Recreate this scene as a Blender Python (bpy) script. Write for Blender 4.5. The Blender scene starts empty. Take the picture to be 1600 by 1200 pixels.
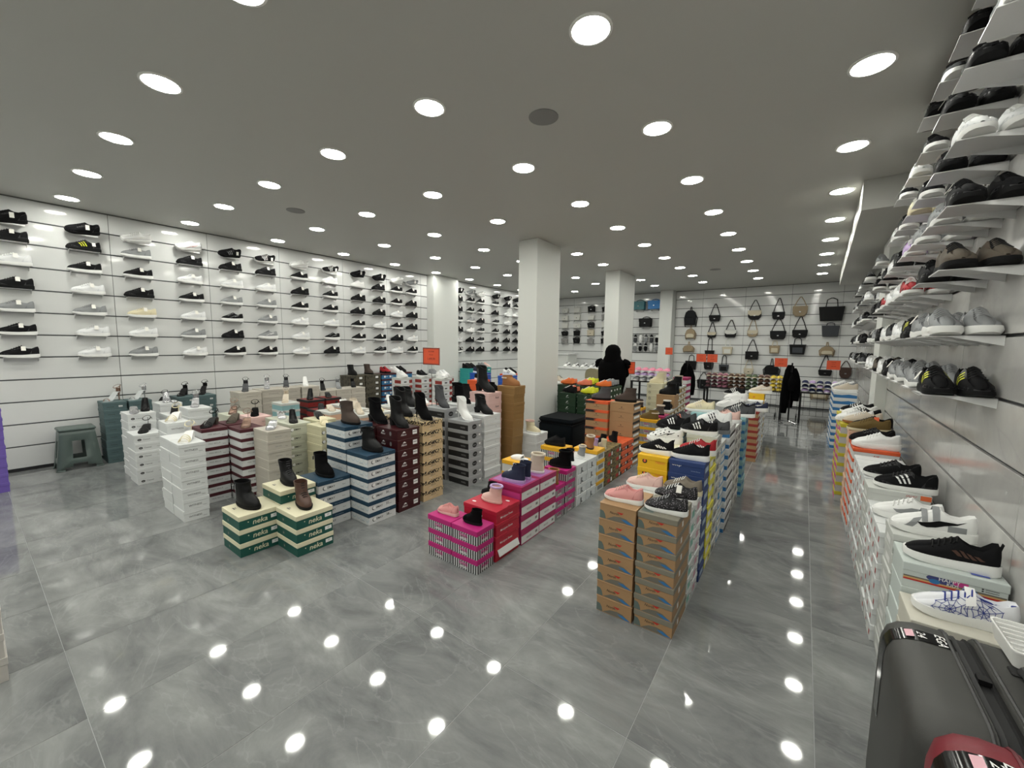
import bpy, math, random
import numpy as np
from mathutils import Vector, Matrix

# ------------------------------------------------------------------ camera, world, exposure
sc = bpy.context.scene
EYE = 1.5
FPX = 628.0
def cam_axes(yaw, pitch, roll):
    cy, sy = math.cos(yaw), math.sin(yaw)
    f = Vector((-sy, cy, 0)); r = Vector((cy, sy, 0)); u = Vector((0, 0, 1))
    cp, sp = math.cos(pitch), math.sin(pitch)
    f2 = f*cp - u*sp; u2 = u*cp + f*sp
    cr, sr = math.cos(roll), math.sin(roll)
    return r*cr + u2*sr, u2*cr - r*sr, f2
CR, CU, CF = cam_axes(math.radians(35.88), math.radians(5.75), math.radians(0.70))
cam_d = bpy.data.cameras.new('camera'); cam = bpy.data.objects.new('camera', cam_d)
sc.collection.objects.link(cam)
cam_d.sensor_width = 36.0; cam_d.lens = FPX/1600*36.0; cam_d.clip_start = 0.02; cam_d.clip_end = 60
cam.matrix_world = Matrix(((CR.x, CU.x, -CF.x, 0), (CR.y, CU.y, -CF.y, 0), (CR.z, CU.z, -CF.z, EYE), (0, 0, 0, 1)))
sc.camera = cam
world = bpy.data.worlds.new('world'); sc.world = world; world.use_nodes = True
world.node_tree.nodes['Background'].inputs[0].default_value = (0.9, 0.95, 1.0, 1)
world.node_tree.nodes['Background'].inputs[1].default_value = 0.03
sc.view_settings.view_transform = 'Standard'; sc.view_settings.look = 'None'
sc.view_settings.gamma = 1.0; sc.view_settings.use_curve_mapping = False
sc.view_settings.exposure = 0.22
LAMP_POWER = 62.0      # radiance of the ceiling light diffusers
random.seed(7)
COL = sc.collection

# ------------------------------------------------------------------ materials
def lin(c):
    return tuple((x/12.92 if x <= 0.04045 else ((x+0.055)/1.055)**2.4) for x in c)
def rgb(h):
    return lin(tuple(int(h[i:i+2], 16)/255 for i in (0, 2, 4)))
MATS = {}
def mat(name, hexc, rough=0.6, metal=0.0, spec=0.5, coat=0.0, emit=0.0, bump=0.0, bscale=60, trans=0.0, alpha=1.0, var=0.0):
    if name in MATS: return MATS[name]
    m = bpy.data.materials.new(name); m.use_nodes = True
    nt = m.node_tree; b = nt.nodes['Principled BSDF']
    c = rgb(hexc)
    b.inputs['Base Color'].default_value = (*c, 1); b.inputs['Roughness'].default_value = rough
    b.inputs['Metallic'].default_value = metal; b.inputs['Specular IOR Level'].default_value = spec
    if coat: b.inputs['Coat Weight'].default_value = coat; b.inputs['Coat Roughness'].default_value = 0.08
    if trans: b.inputs['Transmission Weight'].default_value = trans
    if alpha < 1: b.inputs['Alpha'].default_value = alpha
    if emit:
        b.inputs['Emission Color'].default_value = (*c, 1); b.inputs['Emission Strength'].default_value = emit
    if bump or var:
        tc = nt.nodes.new('ShaderNodeTexCoord'); n = nt.nodes.new('ShaderNodeTexNoise')
        n.inputs['Scale'].default_value = bscale; n.inputs['Detail'].default_value = 3
        nt.links.new(tc.outputs['Object'], n.inputs['Vector'])
        if bump:
            bp = nt.nodes.new('ShaderNodeBump'); bp.inputs['Strength'].default_value = bump; bp.inputs['Distance'].default_value = 0.002
            nt.links.new(n.outputs['Fac'], bp.inputs['Height']); nt.links.new(bp.outputs['Normal'], b.inputs['Normal'])
        if var:
            r = nt.nodes.new('ShaderNodeValToRGB')
            r.color_ramp.elements[0].position = 0.3; r.color_ramp.elements[1].position = 0.7
            r.color_ramp.elements[0].color = (*[x*(1-var) for x in c], 1); r.color_ramp.elements[1].color = (*[min(1, x*(1+var)) for x in c], 1)
            nt.links.new(n.outputs['Fac'], r.inputs['Fac']); nt.links.new(r.outputs['Color'], b.inputs['Base Color'])
    MATS[name] = m
    return m
def spots(name, c0, c1, scale, lo=0.3, hi=0.36, rough=0.6, voronoi=True, c2=None):
    m = mat(name, c0, rough); nt = m.node_tree; b = nt.nodes['Principled BSDF']
    tc = nt.nodes.new('ShaderNodeTexCoord')
    if voronoi:
        n = nt.nodes.new('ShaderNodeTexVoronoi'); out = n.outputs['Distance']
    else:
        n = nt.nodes.new('ShaderNodeTexNoise'); n.inputs['Detail'].default_value = 2; out = n.outputs['Fac']
    n.inputs['Scale'].default_value = scale
    nt.links.new(tc.outputs['Object'], n.inputs['Vector'])
    r = nt.nodes.new('ShaderNodeValToRGB'); e = r.color_ramp.elements
    e[0].position = lo; e[0].color = (*rgb(c1), 1); e[1].position = hi; e[1].color = (*rgb(c0), 1)
    if c2:
        k = e.new(hi+0.16); k.color = (*rgb(c2), 1)
    nt.links.new(out, r.inputs['Fac']); nt.links.new(r.outputs['Color'], b.inputs['Base Color'])
    return m
def stone(name, dark, light, rough, scale, vein, streak=(1, 1, 1), jit=True, bump=0.0):
    m = mat(name, dark, rough); nt = m.node_tree; b = nt.nodes['Principled BSDF']
    tc = nt.nodes.new('ShaderNodeTexCoord'); mp = nt.nodes.new('ShaderNodeMapping'); mp.inputs['Scale'].default_value = streak
    add = nt.nodes.new('ShaderNodeVectorMath'); add.operation = 'ADD'
    oi = nt.nodes.new('ShaderNodeObjectInfo'); mu = nt.nodes.new('ShaderNodeMath'); mu.operation = 'MULTIPLY'; mu.inputs[1].default_value = 37.0 if jit else 0.0
    nt.links.new(oi.outputs['Random'], mu.inputs[0])
    nt.links.new(tc.outputs['Object'], add.inputs[0]); nt.links.new(mu.outputs[0], add.inputs[1]); nt.links.new(add.outputs[0], mp.inputs['Vector'])
    n = nt.nodes.new('ShaderNodeTexNoise'); n.inputs['Scale'].default_value = scale; n.inputs['Detail'].default_value = 9; n.inputs['Roughness'].default_value = 0.66; n.inputs['Distortion'].default_value = 0.55
    nt.links.new(mp.outputs[0], n.inputs['Vector'])
    r = nt.nodes.new('ShaderNodeValToRGB'); e = r.color_ramp.elements
    e[0].position = 0.3; e[0].color = (*rgb(dark), 1); e[1].position = 0.72; e[1].color = (*rgb(light), 1)
    nt.links.new(n.outputs['Fac'], r.inputs['Fac'])
    v = nt.nodes.new('ShaderNodeTexNoise'); v.inputs['Scale'].default_value = scale*0.7; v.inputs['Detail'].default_value = 5; v.inputs['Distortion'].default_value = 2.5
    nt.links.new(mp.outputs[0], v.inputs['Vector'])
    r2 = nt.nodes.new('ShaderNodeValToRGB'); e2 = r2.color_ramp.elements
    e2[0].position = 0.485; e2[0].color = (0, 0, 0, 1); e2[1].position = 0.5; e2[1].color = (1, 1, 1, 1); k = e2.new(0.515); k.color = (0, 0, 0, 1)
    nt.links.new(v.outputs['Fac'], r2.inputs['Fac'])
    mx = nt.nodes.new('ShaderNodeMix'); mx.data_type = 'RGBA'
    sc_ = nt.nodes.new('ShaderNodeMath'); sc_.operation = 'MULTIPLY'; sc_.inputs[1].default_value = 0.16
    nt.links.new(r2.outputs['Color'], sc_.inputs[0]); nt.links.new(sc_.outputs[0], mx.inputs['Factor'])
    nt.links.new(r.outputs['Color'], mx.inputs['A']); mx.inputs['B'].default_value = (*rgb(vein), 1)
    nt.links.new(mx.outputs['Result'], b.inputs['Base Color'])
    if bump:
        bp = nt.nodes.new('ShaderNodeBump'); bp.inputs['Strength'].default_value = bump; bp.inputs['Distance'].default_value = 0.001
        nt.links.new(n.outputs['Fac'], bp.inputs['Height']); nt.links.new(bp.outputs['Normal'], b.inputs['Normal'])
    return m

M_ceil = mat('ceiling_paint', 'bfbfba', 0.55, bump=0.05, bscale=120)
M_wall = mat('gloss_white_panel', 'dddedd', 0.07, spec=0.5)
M_wallm = stone('gloss_marbled_panel', 'a9a8a7', 'cdccc9', 0.15, 1.6, '9d9b9b', (0.5, 0.5, 3.0))
M_paint = mat('white_paint', 'dadcd8', 0.5, bump=0.04, bscale=150)
M_groove = mat('groove_aluminium', '55575a', 0.35, metal=0.6)
M_tile = stone('polished_grey_porcelain', '606263', '939594', 0.045, 1.9, 'a9abab', (0.9, 1.9, 1.0))
M_grout = mat('grout', '9a9c9c', 0.6)
M_lampring = mat('lamp_trim_white', 'f2f2ee', 0.4)
M_lamp = mat('lamp_diffuser', 'fffff5', 0.5, emit=LAMP_POWER)
M_grille = mat('speaker_grille', '8a8a88', 0.6, bump=0.4, bscale=400)
BLK = mat('black_fabric', '0c0c0f', 0.85, spec=.25, bump=0.2, bscale=300)
BLKL = mat('black_leather', '070709', 0.5, spec=.25)
BLKS = mat('black_suede', '060608', 0.95, spec=.15)
WHT = mat('white_leather', 'e9e9e8', 0.45)
WHTM = mat('white_mesh', 'e2e3e4', 0.8, bump=0.3, bscale=350)
RUBW = mat('white_rubber', 'ececea', 0.5)
RUBB = mat('black_rubber', '0d0d0f', 0.75, spec=.25)
RUBG = mat('grey_rubber', '6f7174', 0.7)
GRY = mat('grey_mesh', '8b8d8f', 0.85, bump=0.3, bscale=350)
DGRY = mat('charcoal_mesh', '46474a', 0.85, bump=0.3, bscale=350)
CREAM = mat('cream_leather', 'd9cfae', 0.55)
BEIGE = mat('beige_fabric', 'cbbfae', 0.8, bump=0.2, bscale=300)
BRN = mat('brown_leather', '4d3328', 0.5)
DBRN = mat('dark_brown_suede', '41352f', 0.85)
TANM = mat('tan_suede', '95653c', 0.85)
OLIV = mat('olive_suede', '69552a', 0.85)
TAUPE = mat('taupe_knit', '544c42', 0.85, bump=0.3, bscale=300)
PINK = mat('pink_mesh', 'd99a97', 0.8, bump=0.25, bscale=300)
PINKL = mat('pale_pink', 'dcb9b0', 0.7)
CORAL = mat('coral', 'e07a5c', 0.6)
RED = mat('red_mesh', 'a01420', 0.7, bump=0.25, bscale=300)
NAVY = mat('navy_mesh', '1d2540', 0.75)
BLUE = mat('royal_blue', '2a3a8c', 0.6)
LILAC = mat('lilac', 'b9a0cc', 0.7)
YELL = mat('fluo_yellow', 'd5d928', 0.6)
ORNG = mat('orange_synthetic', 'e2702c', 0.6)
SILV = mat('silver_metallic', 'c9c9cc', 0.25, metal=0.85)
GOLD = mat('rose_gold_metallic', '8f7364', 0.35, metal=0.7)
CLEAR = mat('clear_vinyl', 'dfe3e4', 0.1, alpha=0.45)
PAPER = mat('paper_tag', 'e6e4dd', 0.7)
ORTAG = mat('orange_paper', 'e0643c', 0.7)
DARKIN = mat('shoe_lining', '2c2c2e', 0.9)
LACEW = mat('lace_white', 'e0e0de', 0.8)
LACEB = mat('lace_black', '1b1b1d', 0.8)
LACEG = mat('lace_grey', '9a9b9d', 0.8)
PATT = spots('black_leaf_print', '1a1a1e', 'a49ca6', 90, 0.18, 0.3)
PATT2 = spots('white_black_spots', 'e4e4e2', '1c1c1e', 32, 0.2, 0.27)
WEB = mat('white_web_print', 'e4e5ea', 0.6)
SHELFW = mat('shelf_white_metal', 'e4e4e4', 0.3)
STEEL = mat('chrome_steel', 'b8babc', 0.2, metal=1.0)
BLKMET = mat('black_metal', '101012', 0.4, metal=0.3)

# ------------------------------------------------------------------ mesh helpers
class MB:
    def __init__(s): s.v = []; s.f = []; s.m = []; s.mats = []
    def mi(s, m):
        if m not in s.mats: s.mats.append(m)
        return s.mats.index(m)
    def add(s, vs, fs, m=None):
        o = len(s.v); s.v += [tuple(v) for v in vs]; k = s.mi(m)
        for f in fs: s.f.append(tuple(i+o for i in f)); s.m.append(k)
        return s
    def box(s, x0, x1, y0, y1, z0, z1, m=None):
        vs = [(x, y, z) for z in (z0, z1) for y in (y0, y1) for x in (x0, x1)]
        return s.add(vs, [(0, 2, 3, 1), (4, 5, 7, 6), (0, 1, 5, 4), (2, 6, 7, 3), (0, 4, 6, 2), (1, 3, 7, 5)], m)
    def cbox(s, x0, x1, y0, y1, z0, z1, c, m=None):            # vertical edges and top edge chamfered
        def ring(z, e):
            return [(x0+c+e, y0+e, z), (x1-c-e, y0+e, z), (x1-e, y0+c+e, z), (x1-e, y1-c-e, z), (x1-c-e, y1-e, z), (x0+c+e, y1-e, z), (x0+e, y1-c-e, z), (x0+e, y0+c+e, z)]
        rs = [ring(z0+c, 0) if 0 else ring(z0, c*0.6), ring(z0+c, 0), ring(z1-c, 0), ring(z1, c*0.6)]
        return s.loft(rs, m, caps=True)
    def loft(s, rings, m=None, closed=True, caps=False):
        n = len(rings[0]); vs = [p for r in rings for p in r]; fs = []
        for i in range(len(rings)-1):
            for j in range(n if closed else n-1):
                a = i*n+j; b = i*n+(j+1) % n
                fs.append((a, b, b+n, a+n))
        if caps:
            fs.append(tuple(range(n-1, -1, -1))); fs.append(tuple((len(rings)-1)*n+j for j in range(n)))
        return s.add(vs, fs, m)
    def tube(s, pts, r, m=None, n=6, caps=True, closed=False):
        P = [Vector(p) for p in pts]; rings = []; K = len(P)
        up = Vector((0, 0, 1)); prev = None
        for i, p in enumerate(P):
            if closed: t = (P[(i+1) % K]-P[i-1])
            else: t = (P[min(i+1, K-1)]-P[max(i-1, 0)])
            t = t.normalized() if t.length > 1e-9 else Vector((0, 0, 1))
            if prev is None:
                a = up if abs(t.z) < 0.9 else Vector((1, 0, 0))
                u = t.cross(a).normalized()
            else:
                u = (prev - t*prev.dot(t)); u = u.normalized() if u.length > 1e-6 else t.cross(up).normalized()
            w = t.cross(u); prev = u
            rr = r[i] if isinstance(r, list) else r
            ru, rw = (rr if isinstance(rr, tuple) else (rr, rr))
            rings.append([p + u*math.cos(2*math.pi*k/n)*ru + w*math.sin(2*math.pi*k/n)*rw for k in range(n)])
        if closed: rings.append(rings[0]); caps = False
        return s.loft(rings, m, caps=caps)
    def lathe(s, prof, m=None, n=16, c=(0, 0, 0), caps=True):
        rings = [[(c[0]+r*math.cos(2*math.pi*k/n), c[1]+r*math.sin(2*math.pi*k/n), c[2]+z) for k in range(n)] for r, z in prof]
        return s.loft(rings, m, caps=caps)
    def prism(s, poly, y0, y1, m=None, axis='y'):               # polygon in (a,b) extruded along an axis
        n = len(poly)
        def P(a, b, t): return (a, t, b) if axis == 'y' else ((t, a, b) if axis == 'x' else (a, b, t))
        vs = [P(a, b, y0) for a, b in poly]+[P(a, b, y1) for a, b in poly]
        fs = [tuple(range(n)), tuple(range(2*n-1, n-1, -1))]+[(i, i+n, (i+1) % n+n, (i+1) % n) for i in range(n)]
        return s.add(vs, fs, m)
    def quad(s, a, b, c, d, m=None): return s.add([a, b, c, d], [(0, 1, 2, 3)], m)
    def flip(s, fn):
        s.v = [tuple(fn(*v)) for v in s.v]; return s
    def mesh(s, name, smooth=True, ang=40):
        me = bpy.data.meshes.new(name); me.from_pydata([tuple(v) for v in s.v], [], s.f)
        for m in s.mats: me.materials.append(m)
        me.polygons.foreach_set('material_index', s.m)
        fix_normals(me)
        if smooth:
            me.polygons.foreach_set('use_smooth', [True]*len(me.polygons))
            try: me.set_sharp_from_angle(angle=math.radians(ang))
            except Exception: pass
        me.update(); return me
import bmesh
def fix_normals(me):
    bm = bmesh.new(); bm.from_mesh(me); bmesh.ops.recalc_face_normals(bm, faces=bm.faces); bm.to_mesh(me); bm.free()
def link(name, data, parent=None, m=None):
    o = bpy.data.objects.new(name, data); COL.objects.link(o)
    if parent is not None: o.parent = parent
    if m is not None and data is not None:
        if not len(data.materials): data.materials.append(None)
        o.material_slots[0].link = 'OBJECT'; o.material_slots[0].material = m
    return o
def tag(o, label, cat, group=None, kind=None):
    o['label'] = label; o['category'] = cat
    if group: o['group'] = group
    if kind: o['kind'] = kind
    return o
def thing(name, label, cat, loc=(0, 0, 0), rotz=0.0, group=None, rot=None, scale=None):
    o = bpy.data.objects.new(name, None); COL.objects.link(o)
    o.location = loc; o.rotation_euler = rot if rot else (0, 0, rotz)
    o.empty_display_size = 0.05
    if scale: o.scale = (scale, scale, scale)
    return tag(o, label, cat, group)
def struct(name, me, parent=None, label=None):
    o = link(name, me, parent)
    if parent is None: o['kind'] = 'structure'
    if label: o['label'] = label
    return o
ORD = ['zeroth', 'first', 'second', 'third', 'fourth', 'fifth', 'sixth', 'seventh', 'eighth', 'ninth', 'tenth', 'eleventh', 'twelfth', 'thirteenth', 'fourteenth', 'fifteenth', 'sixteenth', 'seventeenth', 'eighteenth', 'nineteenth', 'twentieth']
TXT = {}
def text_geo(s, size=1.0, shear=0.0, bold=0.0):
    key = (s, shear, bold)
    if key not in TXT:
        cu = bpy.data.curves.new('lettering', 'FONT'); cu.body = s; cu.align_x = 'CENTER'; cu.align_y = 'CENTER'; cu.size = 1.0
        cu.resolution_u = 2; cu.shear = shear; cu.offset = bold
        ob = bpy.data.objects.new('lettering', cu)
        me = bpy.data.meshes.new_from_object(ob)
        vs = [tuple(v.co) for v in me.vertices]; fs = [tuple(p.vertices) for p in me.polygons]
        bpy.data.objects.remove(ob); bpy.data.meshes.remove(me); bpy.data.curves.remove(cu)
        TXT[key] = (vs, fs)
    vs, fs = TXT[key]
    return [(x*size, y*size) for x, y, *_ in vs], fs
# ------------------------------------------------------------------ room shell
XL, YB, YF, ZC = -7.05, 12.1, -4.0, 3.02
RA = math.atan(0.027)                       # the right wall is not quite parallel to the left one
RX0 = 0.685 - 0.027*2.05
def wall_right_x(y): return RX0 + 0.027*y
fl = MB().box(XL-0.1, 1.25, YF-0.1, YB+0.1, -0.06, -0.0012, M_grout).mesh('floor', False)
floor = struct('floor', fl)
TX, TY = 0.5835, 1.2
xs = [0.133 - TX*k for k in range(-1, 13)]; ys = [1.40 + TY*k for k in range(-5, 10)]
g = 0.0013
tile_mesh = MB().cbox(-TX/2+g, TX/2-g, -TY/2+g, TY/2-g, -0.0011, 0.0, 0.0004, M_tile).mesh('tile', False)
def clip_mesh(x0, x1, y0, y1): return MB().cbox(x0+g, x1-g, y0+g, y1-g, -0.0011, 0.0, 0.0004, M_tile).mesh('tile', False)
for x1 in xs:
    for y0 in ys:
        a0, a1, b0, b1 = max(x1-TX, XL), min(x1, 1.15), max(y0, YF), min(y0+TY, YB)
        if a1-a0 < 0.02 or b1-b0 < 0.02: continue
        cx, cy = (a0+a1)/2, (b0+b1)/2
        full = abs(a1-a0-TX) < 1e-4 and abs(b1-b0-TY) < 1e-4
        o = link('tile', tile_mesh if full else clip_mesh(a0-cx, a1-cx, b0-cy, b1-cy), floor)
        o.location = (cx, cy, 0)
struct('ceiling', MB().box(XL-0.1, 1.25, YF-0.1, YB+0.1, ZC, ZC+0.1, M_ceil).mesh('ceiling', False))
PANELS = {}
def panel_mesh(w, h, m):
    key = (round(w, 3), round(h, 3), m.name)
    if key not in PANELS:
        g = 0.0025; G = 0.007
        PANELS[key] = MB().cbox(-w/2+g, w/2-g, -h/2+G, h/2-G, 0, 0.016, 0.002, m).mesh('panel', False)
    return PANELS[key]
ROWZ = [0.03+0.25*k for k in range(12)]+[ZC]
def panelled(wall, spans, m, frame, rows=None):
    """spans: list of (a0,a1) along the wall; frame(a,z) -> matrix placing a panel (local x along wall, y up, z out)"""
    for a0, a1 in spans:
        for z0, z1 in zip((rows or ROWZ)[:-1], (rows or ROWZ)[1:]):
            o = link('panel', panel_mesh(a1-a0, z1-z0, m), wall)
            o.matrix_local = frame((a0+a1)/2, (z0+z1)/2)
wl = struct('wall_left', MB().box(XL-0.1, XL-0.016, YF, YB+0.1, 0, ZC, M_groove).mesh('wall_left', False))
yl = [-4.0, -2.78, -1.78, -0.78, 0.22, 1.215, 2.23, 3.21, 4.33, 5.30, 6.21, 6.40]
yl2 = [7.2, 7.9, 9.02, 10.05, 11.08, 12.1]
panelled(wl, list(zip(yl[:-1], yl[1:]))+list(zip(yl2[:-1], yl2[1:])), M_wall,
         lambda a, z: Matrix(((0, 0, 1, XL-0.016), (1, 0, 0, a), (0, 1, 0, z), (0, 0, 0, 1))))
wb = struct('wall_back', MB().box(XL-0.1, 1.25, YB+0.016, YB+0.1, 0, ZC, M_groove).mesh('wall_back', False))
xb = [XL, -6.25, -5.25, -4.25, -3.38]; xb2 = [-3.04, -2.33, -1.32, -0.33, 0.65, 1.12]
panelled(wb, list(zip(xb[:-1], xb[1:]))+list(zip(xb2[:-1], xb2[1:])), M_wall,
         lambda a, z: Matrix(((1, 0, 0, a), (0, 0, -1, YB+0.016), (0, 1, 0, z), (0, 0, 0, 1))))
ROWR = [.03, .28, .53, .78, 1.03, 1.285, 1.56, 1.845, 2.11, 2.37, 2.64, 2.86, ZC]
wr = struct('wall_right', MB().box(0.016, 0.1, YF, YB+0.3, 0, ZC, M_groove).mesh('wall_right', False))
wr.location = (RX0, 0, 0); wr.rotation_euler = (0, 0, -RA)
yr = [-3.7, -2.7, -1.7, -0.7, 0.3, 1.3, 2.3, 3.3, 4.3, 5.3, 6.3, 7.3, 8.3, 9.3, 10.3, 11.3, 12.1]
panelled(wr, list(zip(yr[:-1], yr[1:])), M_wallm,
         lambda a, z: Matrix(((0, 0, -1, 0.016), (-1, 0, 0, a), (0, 1, 0, z), (0, 0, 0, 1))), ROWR)
struct('wall_front', MB().box(XL-0.1, 1.25, YF-0.1, YF, 0, ZC, M_paint).mesh('wall_front', False))
base = MB().box(XL-0.004, XL+0.004, YF, YB, 0, 0.03, mat('dark_skirting', '1e1e20', 0.5)).mesh('baseboard_left', False)
struct('baseboard_left', base)
struct('trim_1', MB().box(XL-0.01, XL+0.012, YF, YB, ZC-0.012, ZC-0.0005, mat('ceiling_edge_trim', '6d6d6b', 0.6)).mesh('trim_1', False))
struct('trim_2', MB().box(XL, 1.12, YB-0.012, YB, ZC-0.012, ZC-0.0005, MATS['ceiling_edge_trim']).mesh('trim_2', False))
def pillar(x0, x1, y0, y1, label):
    o = struct('pillar', MB().cbox(x0, x1, y0, y1, 0, ZC, 0.006, M_paint).mesh('pillar', False)); o['label'] = label
pillar(-7.06, -6.83, 6.40, 7.20, 'white half pillar against the left shoe wall')
pillar(-3.55, -3.22, 5.04, 5.72, 'white square pillar behind the black ottoman')
pillar(-3.47, -3.16, 8.09, 9.0, 'white square pillar behind the person in black')
pillar(-3.38, -3.04, 11.72, 12.1, 'white pillar between handbag shelves and bag wall')
def rbox(name, x0, x1, y0, y1, z0, z1, m):     # boxes set against the right wall follow its angle
    me = MB().box(x0, x1, y0, y1, z0, z1, m).mesh(name, False)
    o = struct(name, me); o.location = (RX0, 0, 0); o.rotation_euler = (0, 0, -RA); return o
rbox('bulkhead', -0.43, -0.001, 4.97, 10.6, 2.755, ZC-0.001, M_ceil)['label'] = 'white boxed-in duct under ceiling along right wall'
rbox('pilaster', -0.10, -0.001, 6.25, 6.85, 0, 2.75, M_paint)['label'] = 'white pilaster on the right wall'

# ------------------------------------------------------------------ ceiling lights and speakers
ring_me = MB().loft([[(r*math.cos(2*math.pi*k/24), r*math.sin(2*math.pi*k/24), z) for k in range(24)] for r, z in ((0.105, 0.0), (0.105, -0.005), (0.092, -0.008), (0.089, -0.004), (0.089, 0.0))], M_lampring).mesh('frame')
disc_me = MB().lathe([(0.088, -0.0045), (0.088, -0.0055)], M_lamp, 16).mesh('diffuser', False)
NR = 0
for i in range(-4, 10):
    y = 0.835+1.087*i
    for j in range(7):
        x = 0.19-1.135*j
        if j == 3 and i in (4, 7): continue
        if i < 0:
            lab = f'round flush ceiling light, {ORD[-i]} row behind the camera, {ORD[j+1]} from right wall'
        else:
            lab = f'round flush ceiling light, {ORD[i+1]} row into the shop, {ORD[j+1]} from right wall'
        t = thing('ceiling_light', lab, 'ceiling light', (x, y, ZC), 0, 'round ceiling lights')
        link('frame', ring_me, t); link('diffuser', disc_me, t)
spk = MB().lathe([(0.10, 0), (0.10, -0.004), (0.09, -0.006)], M_grille, 20).mesh('ceiling_speaker')
for (x, y, l) in ((-1.53, 2.44, 'round grey ceiling speaker nearest the camera, among the lights'), (-4.94, 2.46, 'round grey ceiling speaker near the left shoe wall'), (-1.55, 9.02, 'round grey ceiling speaker far back near the bag wall')):
    o = link('ceiling_speaker', spk); o.location = (x, y, ZC); tag(o, l, 'speaker', 'ceiling speakers')
# ------------------------------------------------------------------ shoe models (heel at -x, toe at +x, sole on z = 0)
def lerp_tab(tab, x):
    if x <= tab[0][0]: return tab[0][1:]
    for a, b in zip(tab[:-1], tab[1:]):
        if x <= b[0]:
            t = (x-a[0])/(b[0]-a[0]); return tuple(p+(q-p)*t for p, q in zip(a[1:], b[1:]))
    return tab[-1][1:]
#            x      w      rim z   centre z  rim half-width
SNEAK = [(0.003, .016, .088, .088, .006), (.010, .028, .108, .106, .017), (.026, .034, .104, .066, .023), (.055, .037, .088, .048, .026),
         (.085, .038, .089, .048, .026), (.108, .039, .102, .060, .023), (.122, .041, .113, .117, .018), (.14, .043, .105, .112, .017), (.165, .046, .091, .100, .020),
         (.19, .048, .078, .088, .025), (.215, .0495, .068, .078, .029), (.24, .0485, .060, .070, .031), (.262, .044, .051, .061, .028), (.279, .033, .042, .049, .021), (.288, .014, .033, .036, .009)]
def z_sole(x, th): return th + 0.010*max(0, 1-x/0.13) + 0.004*max(0, (x-0.22)/0.07)
def toe_spring(x): return 0.014*max(0, (x-0.2)/0.09)**2 + 0.006*max(0, (0.03-x)/0.03)**2
def upper_prof(st, th, top=1.0):
    x, w, zr, zc, rw = st; z0 = z_sole(x, th)-0.004
    zr = z0+(zr-z0)*top; zc = z0+(zc-z0)*top
    cx = -0.004*math.sin(min(1, x/0.29)*math.pi)
    inner = zc < zr-0.012
    half = [(w, z0), (w*1.03, z0+(zr-z0)*.3), (w*0.93+rw*.07, z0+(zr-z0)*.65), (rw+(w-rw)*.25, z0+(zr-z0)*.92), (rw, zr), (rw*.78, (zr-0.006) if not inner else zr-0.010), (rw*.6, (zr*.4+zc*.6) if not inner else zc+0.004)]
    pts = [(x, -a+cx, z) for a, z in half]+[(x, cx, zc)]+[(x, a+cx, z) for a, z in reversed(half)]
    return pts
def sneaker_parts(th=0.026, sole_flare=0.005, stations=SNEAK, top=1.0, chunk=0.0):
    up = MB().loft([upper_prof(s, th, top) for s in stations], None, closed=False)
    n = len(upper_prof(stations[0], th))
    up.add([upper_prof(stations[0], th, top)[k] for k in range(n)], [tuple(range(n))], None)
    so = MB(); rings = []
    for s in stations:
        x, w = s[0], s[1]+sole_flare; zt = z_sole(x, th); b = toe_spring(x); cx = -0.004*math.sin(min(1, x/0.29)*math.pi)
        xx = x + (-0.004 if x < 0.01 else (0.003 if x > 0.285 else 0))
        wav = chunk*math.sin(x*75)
        rings.append([(xx, -w*.9+cx, b), (xx, -w-chunk+cx, b+(zt-b)*.45+wav), (xx, -w+.002+cx, zt), (xx, w-.002+cx, zt), (xx, w+chunk+cx, b+(zt-b)*.45+wav), (xx, w*.9+cx, b)])
    so.loft(rings, None, caps=True)
    la = MB()
    for k in range(5):
        x = .128+.018*k; w, zr, zc, rw = lerp_tab(stations, x)
        z0 = z_sole(x, th)-.004; zr = z0+(zr-z0)*top; zc = z0+(zc-z0)*top
        la.tube([(x+.004, -rw-.007, zr-.006), (x+.001, -rw*.5, (zr+zc)/2+.003), (x-.001, 0, zc+.004), (x+.001, rw*.5, (zr+zc)/2+.003), (x+.004, rw+.007, zr-.006)], 0.0027, None, 5)
    zk = z_sole(.128, th)-.004+(.102-z_sole(.128, th)+.004)*top
    la.tube([(.124, 0, zk+.004), (.132, .016, zk+.006), (.145, .026, zk-.006), (.138, .02, zk-.012)], .0022, None, 5)
    la.tube([(.124, 0, zk+.004), (.13, -.016, zk+.006), (.148, -.024, zk-.008)], .0022, None, 5)
    return up, so, la
def side_pt(x, t, sgn, th, top=1.0, off=0.0012, stations=SNEAK):
    w, zr, zc, rw = lerp_tab(stations, x); p = upper_prof((x, w, zr, zc, rw), th, top)
    q = p[:5]; f = t*4; i = min(3, int(f)); u = f-i
    a, b = q[i], q[i+1]; cx = -0.004*math.sin(min(1, x/0.29)*math.pi)
    y = a[1]+(b[1]-a[1])*u; z = a[2]+(b[2]-a[2])*u
    y = -(abs(y-cx)+off)*1.0
    return (x, cx+y*(1 if sgn < 0 else -1), z+off*.4)
def strips(defs, th=0.026, top=1.0, stations=SNEAK, both=True):
    """defs: list of ((x0,t0),(x1,t1),width) bars on the side of the upper"""
    m = MB()
    for sg in ((-1, 1) if both else (-1,)):
        for (x0, t0), (x1, t1), wd in defs:
            K = 5
            A = [side_pt(x0+(x1-x0)*k/K-wd/2, t0+(t1-t0)*k/K, sg, th, top, stations=stations) for k in range(K+1)]
            B = [side_pt(x0+(x1-x0)*k/K+wd/2, t0+(t1-t0)*k/K, sg, th, top, stations=stations) for k in range(K+1)]
            for k in range(K): m.quad(A[k], B[k], B[k+1], A[k+1])
    return m
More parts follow.
